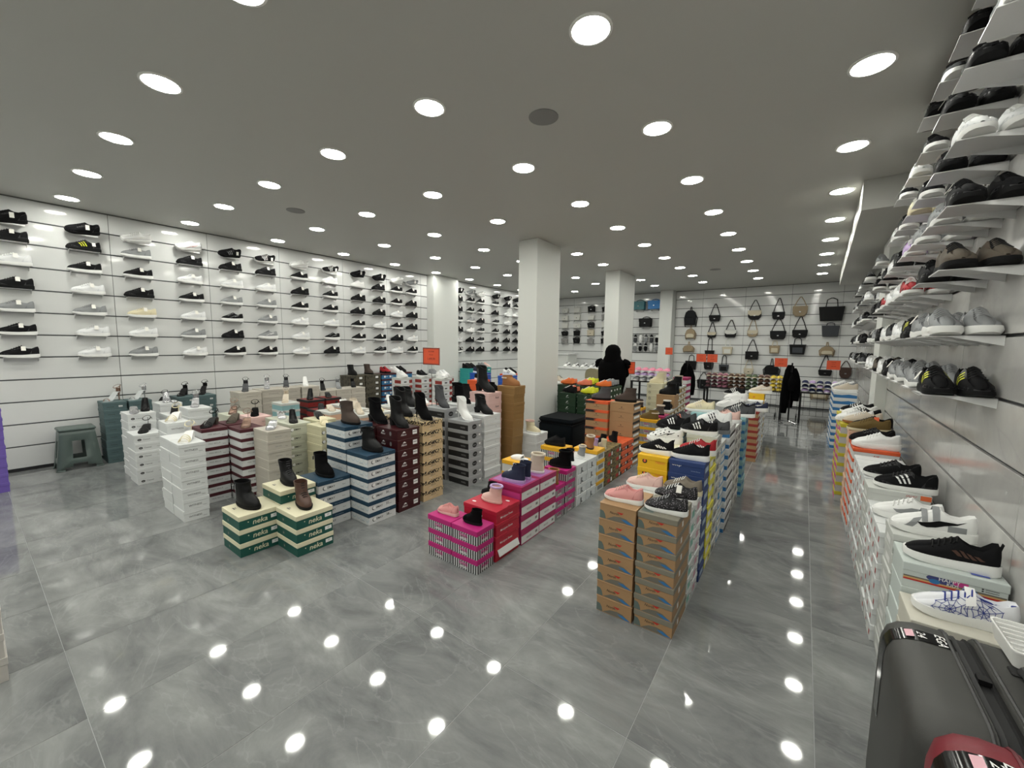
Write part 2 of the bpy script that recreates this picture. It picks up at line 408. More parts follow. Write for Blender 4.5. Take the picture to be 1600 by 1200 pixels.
def curve_patch(up, lo, th=0.026, top=1.0):
    m = MB()
    for sg in (-1, 1):
        A = [side_pt(x, t, sg, th, top) for x, t in up]; B = [side_pt(x, t, sg, th, top) for x, t in lo]
        for k in range(len(A)-1): m.quad(A[k], B[k], B[k+1], A[k+1])
    return m
def cx_shift(mb, dx): return mb.flip(lambda x, y, z: (x-dx, y, z))
MODELS = {}
def model(name, parts, L=0.29):
    MODELS[name] = [(pn, cx_shift(mb, L/2).mesh(pn, True, ang)) for pn, mb, ang in parts]
tagm = lambda: MB().flip(lambda x, y, z: (x, y, z))
def tag_mb(x, sgn, th=.026, w=.03, h=.045):
    p = side_pt(x, .95, sgn, th); q = side_pt(x, .25, sgn, th)
    d = (Vector(q)-Vector(p)).normalized(); o = Vector((0, -.007 if sgn < 0 else .007, .004)); d = (d+Vector((0, (-.28 if sgn < 0 else .28), 0))).normalized(); P = Vector(p)+o; e = Vector((w/2, 0, 0))
    a, b, c, d2 = P-e, P+e, P+e+d*h, P-e+d*h
    n = Vector((0, -.0012 if sgn < 0 else .0012, 0))
    return MB().add([a, b, c, d2, a+n, b+n, c+n, d2+n], [(0, 1, 2, 3), (4, 5, 6, 7), (0, 1, 5, 4), (1, 2, 6, 5), (2, 3, 7, 6), (3, 0, 4, 7)])
def wrap_patch(up, lo, th=.026):            # one band that runs along one side, round the end and back along the other
    A = [side_pt(x, t, -1, th) for x, t in up]+[side_pt(x, t, 1, th) for x, t in reversed(up)]
    B = [side_pt(x, t, -1, th) for x, t in lo]+[side_pt(x, t, 1, th) for x, t in reversed(lo)]
    return MB().loft([A, B], None, closed=False)
def overlay_parts(th=.026):
    return [('eyestay', wrap_patch([(.108, .96), (.122, .98), (.14, .98), (.16, .98), (.18, .98), (.20, .985)], [(.108, .52), (.122, .60), (.14, .64), (.16, .66), (.18, .70), (.205, .84)], th), 60),
            ('heel_counter', wrap_patch([(.075, .14), (.06, .45), (.045, .80), (.03, .93), (.012, .95), (.003, .9)], [(.075, .08), (.06, .09), (.045, .10), (.03, .10), (.012, .10), (.003, .1)], th), 60),
            ('mudguard', wrap_patch([(.19, .10), (.21, .20), (.23, .34), (.25, .44), (.27, .50), (.283, .55), (.288, .6)], [(.19, .06), (.21, .07), (.23, .08), (.25, .09), (.27, .10), (.283, .12), (.288, .15)], th), 60)]
ADI = [((.150+.02*k, .80), (.125+.02*k, .22), .009) for k in range(3)]
def mk(name, **kw):
    th = kw.get('th', .026); u, s, l = sneaker_parts(**kw)
    return u, s, l
u, s, l = mk('a'); model('sneaker', [('upper', u, 60), ('sole', s, 40), ('laces', l, 60), ('price_tag', tag_mb(.115, 1, w=.034, h=.05), 30)]+overlay_parts())
u, s, l = mk('a'); model('runner', [('upper', u, 60), ('sole', s, 40), ('laces', l, 60), ('side_stripes', strips(ADI), 60), ('price_tag', tag_mb(.065, 1), 30)]+overlay_parts())
u, s, l = mk('b', th=.036, sole_flare=.008, chunk=.0025); model('chunky_sneaker', [('upper', u, 60), ('sole', s, 40), ('laces', l, 60), ('side_stripes', strips([((.08, .5), (.19, .25), .02), ((.06, .75), (.12, .3), .012)], .036), 60)])
u, s, l = mk('c', th=.030, sole_flare=.004)
TICK_U = [(.205, .50), (.185, .44), (.16, .42), (.13, .44), (.10, .50), (.07, .58), (.04, .66)]
TICK_L = [(.205, .50), (.190, .26), (.17, .16), (.14, .18), (.11, .30), (.07, .48), (.04, .66)]
model('low_top', [('upper', u, 60), ('sole', s, 40), ('laces', l, 60), ('side_emblem', curve_patch(TICK_U, TICK_L, .030), 60),
                  ('toe_overlay', strips([((.262-.0*k, .05), (.20, .55), .02) for k in range(1)]+[((.05, .1), (.05, .6), .05)], .030), 60)])
# slip-on runner with pull tab
SLIP = [(a, b, c+(.012 if a < .03 else 0), d, e) for a, b, c, d, e in SNEAK]
u, s, l = mk('d', th=.034, sole_flare=.007, stations=SLIP, chunk=.0015)
model('sock_sneaker', [('upper', u, 60), ('sole', s, 40), ('laces', l, 60), ('side_stripes', strips([((.075+.022*k, .45), (.055+.022*k, .25), .014) for k in range(4)], .034, stations=SLIP), 60),
                       ('pull_tab', MB().tube([(.006, -.006, .10), (.0, -.006, .125), (.0, .006, .125), (.006, .006, .10)], .003, None, 5), 60)])
# velcro kid shoe: web lines are raised cord
def web_mb(th=.030):
    m = MB()
    for sg in (-1, 1):
        for cx, ct in ((.10, .35), (.19, .30)):
            for k in range(9):
                a = k*2*math.pi/9
                P = [side_pt(min(.26, max(.03, cx+r*.055*math.cos(a))), min(.95, max(.02, ct+r*.75*math.sin(a))), sg, th) for r in (0, .33, .66, 1.0)]
                m.tube(P, .0011, None, 4)
            for r in (.3, .6, .95):
                P = [side_pt(min(.26, max(.03, cx+r*(1-.12*(k % 2))*.055*math.cos(k*math.pi/9))), min(.95, max(.02, ct+r*(1-.12*(k % 2))*.75*math.sin(k*math.pi/9))), sg, th) for k in range(19)]
                m.tube(P, .0010, None, 4)
    return m
u, s, l = mk('e', th=.034, sole_flare=.006)
strap = MB()
def strap_mb(x, th, wd=.028):
    m = MB(); w, zr, zc, rw = lerp_tab(SNEAK, x); R = []
    for dx in (-wd/2, wd/2):
        R.append([side_pt(x+dx, t, -1, th, off=.004) for t in (.45, .7, .9, 1.0)]+[(x+dx, -.004, zc+.012)]+[side_pt(x+dx, t, 1, th, off=.004) for t in (1.0, .9, .7, .45)])
    return m.loft(R, None, closed=False)
model('web_shoe', [('upper', u, 60), ('sole', s, 40), ('laces', l, 60), ('web_print', web_mb(.034), 60), ('strap', strap_mb(.135, .034), 60), ('lining', MB().tube([(.02, -.02, .088), (.01, 0, .098), (.02, .02, .088), (.06, .026, .076), (.1, .023, .086), (.1, -.023, .086), (.06, -.026, .076)], .004, None, 6, closed=True), 60)])
u, s, l = mk('e2', th=.030); model('strap_sneaker', [('upper', u, 60), ('sole', s, 40), ('strap', strap_mb(.14, .030, .024), 60), ('second_strap', strap_mb(.178, .030, .02), 60), ('side_emblem', curve_patch(TICK_U, TICK_L, .030), 60),
                                                      ('grey_overlay', strips([((.235, .05), (.20, .75), .03), ((.07, .05), (.07, .35), .06)], .030), 60)])
# boots ------------------------------------------------------------
def ring_outline(xb, xf, w, z, n=22, sq=2.4, toe=0.75):
    P = []; L = xf-xb; c = (xb+xf)/2
    for k in range(n):
        a = 2*math.pi*k/n; ca, sa = math.cos(a), math.sin(a)
        x = c+L/2*abs(ca)**(2/sq)*(1 if ca >= 0 else -1)
        y = w*abs(sa)**(2/sq)*(1 if sa >= 0 else -1)
        u = (x-xb)/max(L, 1e-6)
        if L > 0.16: y *= (0.80+0.24*math.sin(min(1, max(0, u*1.25))*math.pi*.62)) * (1 if u < .75 else (1-(u-.75)*(1-toe)*3))
        P.append((x, y, z))
    return P
def smooth01(t): t = max(0, min(1, t)); return t*t*(3-2*t)
def lift_fn(H, x1=.06, x2=.185): return lambda x: H*(1-smooth01((x-x1)/(x2-x1)))
def boot_parts(shaft=0.17, L=.26, H=0.0, w=.047, shaft_w=.048, shaft_l=.130, sole=.018, toe=.75, heel='block', slope=0.0, collar=False):
    base = [(0, 0, L, w), (.018, -.002, L-.002, w), (.036, 0, L-.014, w*.96), (.052, .002, L-.045, w*.92), (.068, .004, L-.085, w*.9), (.085, .005, L-.115, w*.88), (.105, .006, shaft_l+.018, shaft_w*.88)]
    zt = shaft
    rings = base+[(.105+(zt-.105)*.33, .004, shaft_l+.006, shaft_w*.93), (.105+(zt-.105)*.7, .0, shaft_l, shaft_w*.98), (zt, -.004-slope, shaft_l+.002, shaft_w)]
    inner = [(zt-.001, .001-slope, shaft_l-.004, shaft_w-.005), (zt-.05, .004, shaft_l-.006, shaft_w-.006), (.06, .01, shaft_l-.01, shaft_w*.7)]
    lf = lift_fn(H)
    def up(P): return [(x, y, z+sole+lf(x)) for x, y, z in P]
    body = MB().loft([up(ring_outline(xb, xf, ww, z, toe=toe)) for z, xb, xf, ww in rings+inner], None, caps=True)
    so = MB(); R = []
    for zz, e in ((0, -.001), (sole*.5, .004), (sole, .003)):
        R.append([(x, y, (zz+lf(x)) if H else zz) for x, y, _ in ring_outline(-.004-e, L+.003+e, w+.002+e, 0, toe=toe)])
    so.loft(R, None, caps=True)
    parts = [('upper', body, 60), ('sole', so, 40)]
    if H:
        if heel == 'block':
            hm = MB().loft([[(x, y, z) for x, y in ((.0+k, -ww), (.052-k*.6, -ww), (.052-k*.6, ww), (.0+k, ww))] for z, k, ww in ((0, .006, .024), (H*.5, .004, .025), (H+.004, -.002, .030))], None, caps=True)
        else:
            hm = MB().loft([[(.012+r*math.cos(2*math.pi*k/8)+dx, r*math.sin(2*math.pi*k/8), z) for k in range(8)] for z, r, dx in ((0, .005, .0), (H*.5, .006, .003), (H*.85, .012, .008), (H+.006, .022, .014))], None, caps=True)
        parts.append(('heel', hm, 40))
    return parts
def boot_laces(L=.26, sole=.018, n=6, shaft=.17):
    m = MB(); pts = [(L-.075, .066), (L-.092, .078), (L-.106, .09), (L-.118, .105), (L-.126, .125), (L-.130, .145), (L-.131, .162)][:n]
    for x, z in pts:
        m.tube([(x-.012, -.024, z+sole-.012), (x-.001, -.012, z+sole), (x+.003, 0, z+sole+.003), (x-.001, .012, z+sole), (x-.012, .024, z+sole-.012)], .0032, None, 5)
    return m
def zip_mb(shaft, sole, H=0):
    return MB().box(.055, .060, -.0475, -.044, sole+H*.8+.03, sole+H*.8+shaft-.01)
model('lace_boot', boot_parts(.165, sole=.024)+[('laces', boot_laces(sole=.024, n=7), 60)], .26)
model('ankle_boot', boot_parts(.165, sole=.024)+[('zip', zip_mb(.165, .024), 30), ('buckle', MB().box(.02, .035, -.05, -.044, .13, .16), 30)], .26)
model('strap_boot', boot_parts(.17, sole=.022)+[('ankle_strap', MB().loft([[(x, y, z+.022) for x, y, _ in ring_outline(-.005, .125, .048, 0)] for z in (.125, .14)], None), 60), ('buckle', MB().box(.05, .066, -.052, -.046, .142, .165), 30)], .26)
model('block_heel_boot', boot_parts(.15, H=.055, sole=.010, toe=.6)+[('zip', zip_mb(.14, .010, .055), 30)], .26)
model('stiletto_boot', boot_parts(.16, H=.085, sole=.006, toe=.35, heel='stiletto', shaft_w=.042)+[('zip', zip_mb(.15, .006, .085), 30)], .26)
model('tall_heel_boot', boot_parts(.20, H=.07, sole=.014, toe=.7)+[('zip', zip_mb(.19, .014, .07), 30)], .26)
model('work_boot', boot_parts(.145, sole=.03, w=.048, shaft_w=.046)+[('laces', boot_laces(sole=.03, n=6), 60), ('toe_cap', MB().loft([[(x, y*1.03, z+.03) for x, y, _ in ring_outline(.17, L_, w_, 0)] for z, L_, w_ in ((.0, .264, .045), (.022, .260, .045), (.042, .244, .040), (.052, .222, .03))], None, caps=True), 60)], .26)
model('fur_boot', boot_parts(.155, sole=.022, w=.05, shaft_w=.055, shaft_l=.13)+[('fur_collar', MB().tube([(.063+.068*math.cos(a), .054*math.sin(a), .178) for a in [2*math.pi*k/16 for k in range(16)]], .012, None, 6, closed=True), 60)], .26)
model('moccasin', boot_parts(.072, sole=.018, w=.05, shaft_w=.046, shaft_l=.12, L=.25)+[('fur_collar', MB().tube([(.06+.064*math.cos(a), .042*math.sin(a), .09) for a in [2*math.pi*k/14 for k in range(14)]], .010, None, 6, closed=True), 60)], .25)
# heeled sandals and pumps ---------------------------------------------
def footbed(H, L=.235, w=.036, th=.008, toe=.7):
    lf = lift_fn(H, .04, .165); st = []
    for k in range(15):
        x = L*k/14; u = k/14
        ww = w*(0.62+.38*math.sin(min(1, u*1.25)*math.pi*.62))*(math.sqrt(max(0.02, 1-((u-.8)/.2)**2)) if u > .8 else 1)*(math.sqrt(max(.05, 1-((.12-u)/.12)**2)) if u < .12 else 1)
        st.append((x, ww, lf(x)))
    return st, MB().loft([[(x, -ww, z), (x, -ww, z+th), (x, ww, z+th), (x, ww, z)] for x, ww, z in st], None, caps=True), lf
def heel_mb(H, kind):
    if kind == 'block': return MB().loft([[(x, y, z) for x, y in ((.002+k, -ww), (.045-k, -ww), (.045-k, ww), (.002+k, ww))] for z, k, ww in ((0, .004, .020), (H+.002, .0, .024))], None, caps=True)
    return MB().loft([[(.014+dx+r*math.cos(2*math.pi*k/8), r*math.sin(2*math.pi*k/8), z) for k in range(8)] for z, r, dx in ((0, .005, 0), (H*.6, .006, .002), (H+.003, .018, .006))], None, caps=True)
def strap_arc(x, w, h, lf, r=(.0085, .0018), th=.006, tilt=0.0):
    P = [(x+tilt*math.sin(a), -w*math.cos(a), lf(x)+th+h*math.sin(a)) for a in [math.pi*k/10 for k in range(11)]]
    return P
def sandal(H=.085, kind='block', bands=((.185, .037, .036), (.165, .037, .042)), ankle=True, back=True, loop=.0):
    st, fb, lf = footbed(H); b = MB(); a = MB()
    for x, w, h in bands: b.tube(strap_arc(x, w, h, lf), (.0022, .008), None, 6)
    parts = [('footbed', fb, 40), ('heel', heel_mb(H, kind), 40), ('toe_straps', b, 60)]
    z = H+.075
    if ankle:
        a.tube([(.035+.036*math.cos(t)-loop, .032*math.sin(t), z-.020*math.cos(t)) for t in [2*math.pi*k/18 for k in range(18)]], (.0022, .0045), None, 6, closed=True)
        a.tube([(.004-loop, 0, H+.008), (-.004-loop, 0, H+.04), (.0-loop, 0, z)], (.002, .007), None, 6)
        a.tube([(.03, .031, z+.004), (.035, .040, z-.002), (.033, .043, z-.014)], .0025, None, 5)
        parts.append(('ankle_strap', a, 60))
    if back: parts.append(('heel_counter', MB().loft([[(.03-.034*math.cos(t)*(1 if t else 1), .028*math.sin(t), zz) for t in [-1.3+2.6*k/8 for k in range(9)]] for zz in (H+.004, H+.05)], None, closed=False), 60))
    return parts
model('heeled_sandal', sandal(), .235)
model('stiletto_sandal', sandal(.10, 'stiletto', ((.19, .034, .03),), True, True), .235)
model('strappy_sandal', sandal(.06, 'block', ((.195, .036, .034), (.172, .037, .042), (.15, .036, .05)), True, False, .0), .235)
model('mule', sandal(.05, 'block', ((.185, .037, .044), (.160, .037, .050)), False, False), .235)
model('bow_mule', sandal(.045, 'block', ((.18, .038, .046),), False, False)+[('bow', MB().tube([(.18, -.03, .06), (.18, -.012, .075), (.18, 0, .058), (.18, .012, .075), (.18, .03, .06)], (.006, .012), None, 6), 60)], .235)
PUMP = [(0.003, .010, .058, .058, .004), (.012, .022, .066, .066, .016), (.03, .028, .060, .018, .024), (.07, .030, .045, .014, .027), (.11, .033, .036, .012, .030), (.15, .037, .034, .012, .032), (.175, .038, .036, .020, .026), (.185, .038, .038, .040, .016), (.205, .034, .034, .038, .016), (.225, .022, .026, .029, .011), (.238, .006, .016, .016, .003)]
def pump(H, kind):
    st, fb, lf = footbed(H, .236, .037, .006)
    up = MB().loft([upper_prof(s_, .010) for s_ in PUMP], None, closed=False)
    up.flip(lambda x, y, z: (x, y, z+lf(x)-.002))
    return [('upper', up, 60), ('sole', fb, 40), ('heel', heel_mb(H, kind), 40)]
model('pump', pump(.07, 'stiletto'), .236)
model('slingback', pump(.045, 'block')+[('sling_strap', MB().tube([(.03, -.03, .10), (.005, -.02, .108), (-.006, 0, .11), (.005, .02, .108), (.03, .03, .10)], (.0015, .004), None, 5), 60)], .236)
# slippers, clogs and football boots
def slipper_parts(puff=1.0, toe=.9):
    up = MB(); R = []
    for x, w, z in ((.105, .046, .060), (.125, .050, .066), (.16, .053, .064), (.2, .053, .056), (.235, .046, .044), (.258, .030, .032), (.266, .008, .020)):
        R.append([(x-(.018*math.sin(a) if x < .12 else 0), -w*math.cos(a)*1.03, .016+(z*puff-.016)*math.sin(a)**.8) for a in [math.pi*k/10 for k in range(11)]])
    up.loft(R, None, closed=False)
    so = MB().loft([[(x, y, z) for x, y, _ in ring_outline(-.004, .272, .054, 0, toe=toe)] for z in (0, .010, .022)], None, caps=True)
    cuff = MB().tube([(.102-.016*math.sin(a), -.048*math.cos(a), .018+.044*math.sin(a)) for a in [math.pi*k/10 for k in range(11)]], .010, None, 6)
    return [('upper', up, 60), ('sole', so, 40), ('fur_cuff', cuff, 60)]
model('slipper', slipper_parts(), .268)
u, s, l = mk('fb', th=.012, sole_flare=-.004, top=.9)
studs = MB()
for sx in (.04, .07, .16, .19, .22):
    for sy in (-.022, .022): studs.lathe([(.006, -.010), (.005, .002)], None, 6, (sx, sy, 0))
model('football_boot', [('upper', u.flip(lambda x, y, z: (x, y, z+.010)), 60), ('sole', s.flip(lambda x, y, z: (x, y, z+.010)), 40), ('laces', l.flip(lambda x, y, z: (x, y, z+.010)), 60), ('studs', studs.flip(lambda x, y, z: (x, y, z+.010)), 40)])
def shoe(mod, mats, loc, rz, label, cat='shoe', group=None, scale=1.0, rot=None, skip=(), mirror=False):
    """mats: dict part -> material, '*' is the default"""
    t = thing({'sneaker': 'sneaker', 'runner': 'running_shoe', 'chunky_sneaker': 'chunky_sneaker', 'low_top': 'low_top_sneaker', 'strap_sneaker': 'strap_sneaker', 'sock_sneaker': 'slip_on_sneaker', 'web_shoe': 'kids_shoe'}.get(mod, 'shoe') if cat == 'shoe' else cat.replace(' ', '_'), label, cat, loc, rz, group, rot)
    t.scale = (scale, -scale if mirror else scale, scale*(1.12 if mod in ('sneaker', 'runner', 'chunky_sneaker', 'low_top', 'strap_sneaker', 'sock_sneaker', 'web_shoe') else 1.0))
    for pn, me in MODELS[mod]:
        if pn in skip: continue
        link(pn, me, t, mats.get(pn, mats.get('*', BLK)))
    return t
OVL = {'black_fabric': mat('black_synthetic', '1d1d20', .45), 'white_leather': mat('white_suede', 'd2d3d4', .8), 'white_mesh': mat('pale_grey_suede', 'cfd1d3', .7), 'grey_mesh': mat('grey_suede', '77797c', .8), 'charcoal_mesh': mat('dark_suede', '2e2f32', .8), 'cream_leather': mat('cream_suede', 'cabf9c', .8), 'pink_mesh': mat('rose_suede', 'c4807f', .8), 'pale_pink': mat('blush_suede', 'c99f98', .8), 'black_leaf_print': BLKL, 'red_mesh': BLK, 'taupe_knit': mat('taupe_suede', '55493f', .8), 'lilac': mat('lilac_suede', 'a48abb', .8)}
def SM(up, sole=None, lace=None, **kw):
    ov = OVL.get(up.name, up)
    d = {'*': up, 'eyestay': ov, 'heel_counter': ov, 'mudguard': ov, 'upper': up, 'sole': sole or RUBW, 'laces': lace or up, 'price_tag': PAPER, 'side_stripes': up, 'heel': sole or up, 'zip': STEEL, 'buckle': STEEL, 'footbed': up, 'fur_collar': BEIGE}
    d.update(kw); return d
SH = {  # palettes of the wall sneakers: (word, model, materials)
 'k': ('all black', 'sneaker', SM(BLK, RUBB)), 'K': ('black white-soled', 'sneaker', SM(BLK, RUBW)), 'r': ('black striped', 'runner', SM(BLK, RUBB, LACEB, side_stripes=GRY)),
 'R': ('black white-striped', 'runner', SM(BLK, RUBW, LACEW, side_stripes=WHT)), 'w': ('white', 'sneaker', SM(WHTM, RUBW, LACEW)), 'W': ('chunky white', 'chunky_sneaker', SM(WHT, RUBW, LACEW, side_stripes=PAPER)),
 'g': ('grey white-soled', 'sneaker', SM(GRY, RUBW, LACEG)), 'G': ('chunky grey', 'chunky_sneaker', SM(GRY, RUBW, LACEG, side_stripes=WHT)), 'c': ('cream', 'sneaker', SM(CREAM, RUBW, LACEW)),
 'b': ('chunky black-grey', 'chunky_sneaker', SM(BLK, RUBW, LACEG, side_stripes=GRY)), 'p': ('white pink-trimmed', 'chunky_sneaker', SM(WHTM, RUBW, LACEW, side_stripes=PINK)), 'y': ('black yellow-striped', 'runner', SM(BLK, RUBB, LACEB, side_stripes=YELL)),
 'd': ('charcoal', 'sneaker', SM(DGRY, RUBW, LACEB)), 'D': ('dark brown', 'sneaker', SM(TAUPE, RUBB, LACEB)), 'e': ('red white-soled', 'sneaker', SM(RED, RUBW, LACEW)), 'l': ('lilac', 'sneaker', SM(LILAC, RUBW, LACEW)), 'o': ('cream yellow', 'sneaker', SM(CREAM, CREAM, LACEW)),
}
# ------------------------------------------------------------------ shoe walls
def shelf_mesh(L, D):
    m = MB(); m.box(0, D, -L/2, L/2, -.004, 0); m.box(D-.003, D, -L/2, L/2, -.006, 0)
    for y in (-L/2, L/2-.003): m.add([(0, y, 0), (D*.7, y, -.004), (0, y, -.045), (0, y+.003, 0), (D*.7, y+.003, -.004), (0, y+.003, -.045)], [(0, 1, 2), (3, 5, 4), (0, 3, 4, 1), (1, 4, 5, 2), (2, 5, 3, 0)])
    return m.mesh('shelf', False)
SHELF_L = shelf_mesh(.25, .115); SHELF_R = shelf_mesh(.205, .245)
LEFTW = ["kkwkgKK", "kyKwgww", "WgKkcwg", "pkwKwgw", "rkwgbkK", "RkwggGK", "WKkKwww", "RwKKwbk", "kWkkKKw", "kkkkwKb", "WKKwKkw", "gKkkkwK"]
LEFTY = [.42, .98, 1.45, 1.99, 2.48, 2.96, 3.49, 4.04, 4.59, 5.06, 5.50, 5.90]
LEFT2 = ["kkkbkwR", "gKKGWkk", "WKKkbbk", "kbkbKkk", "kkwwkkk", "kKwkkkk", "kkkkwkk", "KKkwkkk"]
LEFT2Y = [7.36, 7.80, 8.2, 8.83, 9.37, 9.82, 10.6, 11.1]
def left_wall(cols, yy, where):
    for c, (codes, y) in enumerate(zip(cols, yy)):
        for r, code in enumerate(codes):
            z = 2.78-.25*r
            word, mod, mats = SH[code]
            tilt = math.radians(42) if r == 0 else 0.0
            o = link('shoe_shelf', SHELF_L, None, SHELFW); o.location = (XL+.001, y, z); o.rotation_euler = (0, tilt, 0)
            tag(o, f'slim white metal shelf, {ORD[r+1]} row from top, {ORD[c+1]} column, {where}', 'shelf', 'small shoe shelves on left wall')
            if r == 0:
                t = shoe(mod, mats, (XL+.062*math.cos(tilt)+.004, y, z-.062*math.sin(tilt)+.004), 0, '', 'shoe', 'single shoes on left wall')
                t.rotation_euler = (Matrix.Rotation(tilt, 3, 'Y') @ Matrix.Rotation(-math.pi/2+.1, 3, 'Z')).to_euler()
            else:
                t = shoe(mod, mats, (XL+.060, y+random.uniform(-.012, .012), z+.0005), -math.pi/2+random.uniform(-.06, .06), '', 'shoe', 'single shoes on left wall')
            t['label'] = f'{word} sneaker, {ORD[r+1]} row from top, {ORD[c+1]} column, {where}'
left_wall(LEFTW, LEFTY, 'left wall before half pillar')
left_wall(LEFT2, LEFT2Y, 'left wall beyond half pillar')
# right wall: pairs, toes towards the camera.  row z -> list of (y front, code)
RIGHTW = [(2.86, [(2.25, 'K'), (2.62, 'k'), (3.02, 'd'), (3.42, 'k')]),
          (2.64, [(2.08, 'g'), (2.46, 'k'), (2.87, 'k'), (3.36, 'K'), (3.80, 'w'), (4.30, 'R')]),
          (2.37, [(2.48, 'w'), (2.88, 'k'), (3.33, 'K'), (3.70, 'o'), (4.12, 'K'), (4.53, 'w')]),
          (2.11, [(2.50, 'k'), (2.87, 'g'), (3.32, 'g'), (3.72, 'l'), (4.15, 'k'), (4.53, 'w'), (4.95, 'k')]),
          (1.845, [(2.52, 'D'), (2.98, 'k'), (3.66, 'e'), (4.03, 'w'), (4.41, 'w'), (4.8, 'e'), (5.2, 'K')]),
          (1.56, [(2.63, 'G'), (3.00, 'g'), (3.38, 'y'), (3.80, 'w'), (4.18, 'd'), (4.56, 'w'), (4.96, 'k'), (5.36, 'g')]),
          (1.285, [(2.62, 'y'), (3.03, 'g'), (3.45, 'g'), (3.82, 'g'), (4.18, 'k'), (4.55, 'w'), (4.93, 'D'), (5.4, 'w')])]
for r, (z, lst) in enumerate(RIGHTW):
    lst = lst+[(y, 'kKwdkKgb'[(r*3+k) % 8]) for k, y in enumerate((5.75, 7.0, 7.42, 7.85, 8.3, 8.75, 9.2)) if not (z > 2.5 and y > 4.9)]
    for c, (y, code) in enumerate(lst):
        word, mod, mats = SH[code]; yc = y+.143; xw = wall_right_x(yc)-.001
        where = f'{ORD[r+1]} row from top, {ORD[c+1]} from camera, right wall'
        o = link('shoe_shelf', SHELF_R, None, SHELFW); o.location = (xw, yc, z); o.rotation_euler = (0, 0, math.pi-RA)
        tag(o, f'white metal shelf for a pair, {where}', 'shelf', 'pair shelves on right wall')
        for s, off in (('wall-side', .062), ('aisle-side', .186)):
            shoe(mod, mats, (xw-off, yc+random.uniform(-.008, .008), z+.0005), -math.pi/2+random.uniform(-.012, .012), f'{word} sneaker, {s} of pair, {where}', 'shoe', 'pairs on right wall', mirror=(s == 'aisle-side'), skip=('price_tag',) if (r+c) % 3 or s == 'wall-side' else ())
# ------------------------------------------------------------------ shoe boxes
def C(name, hexc, **kw): return mat('card_'+name, hexc, kw.pop('rough', 0.55), bump=0.05, bscale=200, **kw)
cW = C('white', 'd4d6d6'); cTeal = C('teal_grey', '4c6163'); cBurg = C('burgundy', '47121d'); cGreige = C('greige', 'b7b1a6'); cCream = C('cream', 'd8d2b4')
cCreamG = C('green_cream', 'bfc1b0'); cYelC = C('pale_yellow', 'c9c4a4'); cBlueL = C('petrol_blue', '183a50'); cNekaG = C('bottle_green', '0f4f45'); cNekaC = C('ivory', 'dbd5b8')
cMar = C('maroon', '3a0f14', rough=.35); cLeo = spots('card_leopard', 'c9b48a', '17110e', 62, 0.50, 0.56); cSand = C('sand', 'cbb28a'); cGrey = C('grey', '9a9c9e'); cBlk = C('black', '131315')
cPinkN = C('blush', 'dcb9b4'); cTan = C('kraft_ochre', '8a6a3c'); cKraft = C('kraft', 'a17f5a'); cMag = C('magenta', 'b0176f'); cMagD = C('dark_magenta', '9a1c55'); cRed = C('red', 'ad1430'); cRedD = C('dark_red', '7a1512')
cYel = C('yellow', 'e3b416'); cYelD = C('mustard', 'dfa71c'); cYelL = C('lemon', 'd8d04a'); cOrg = C('orange', 'd9592b'); cKhaki = spots('card_khaki', '7d6a3e', '3b3423', 30, .42, .5, voronoi=False); cGrn = C('dark_green', '0e3018')
cNavy = C('navy', '223a6e'); cMint = C('mint', '7fb3a4'); cAqua = C('aqua', '86aeb2'); cSky = C('sky', '3e86b8'); cPch = C('peach', 'd9b399'); cMarD = C('maroon_red', '8a2a22'); cOlv = spots('card_camo', '4f4a3c', '332f26', 22, .42, .5, voronoi=False)
cPurp = C('violet', '6a55a8'); cBlueR = C('cobalt', '1f55b5'); cTealB = C('turquoise', '2b9a97'); cCBlue = C('steel_blue', '2f6f9c'); cPalW = C('pale', 'c4c6c2'); cDkBr = C('dark_brown', '3a2a20'); cGold = spots('card_gold', '9a7a3a', 'c9b98a', 26, .42, .5, voronoi=False)
iK = mat('ink_black', '18181a', .6); iG = mat('ink_grey', '7d7d7d', .6); iW = mat('ink_white', 'e8e8e6', .6); iR = mat('ink_red', 'b82a22', .6); iB = mat('ink_blue', '2c6ea6', .6); iT = mat('ink_teal', '5a6763', .6); iP = mat('ink_pink', 'c23a86', .6); iO = mat('ink_orange', 'dd6a3a', .6); iSl = mat('ink_slate', '6a675e', .6); iY = mat('ink_sand', 'c9a36a', .6); iLB = mat('ink_light_blue', 'a9bccb', .6)
E_ = 0.0006
def face_map(face, w, d, h, lidh, lid, lift=0.0):
    """(u,v) on a face, u from its left to its right in metres about the centre, v up from the box bottom"""
    e = E_ + (0.0034 if lid else 0) + lift
    if face == 'f': return lambda u, v: (u, -d/2-e, v)
    if face == 'b': return lambda u, v: (-u, d/2+e, v)
    if face == 'r': return lambda u, v: (w/2+e, u, v)
    if face == 'l': return lambda u, v: (-w/2-e, -u, v)
    if face == 't': return lambda u, v: (u, v, h+E_+lift)
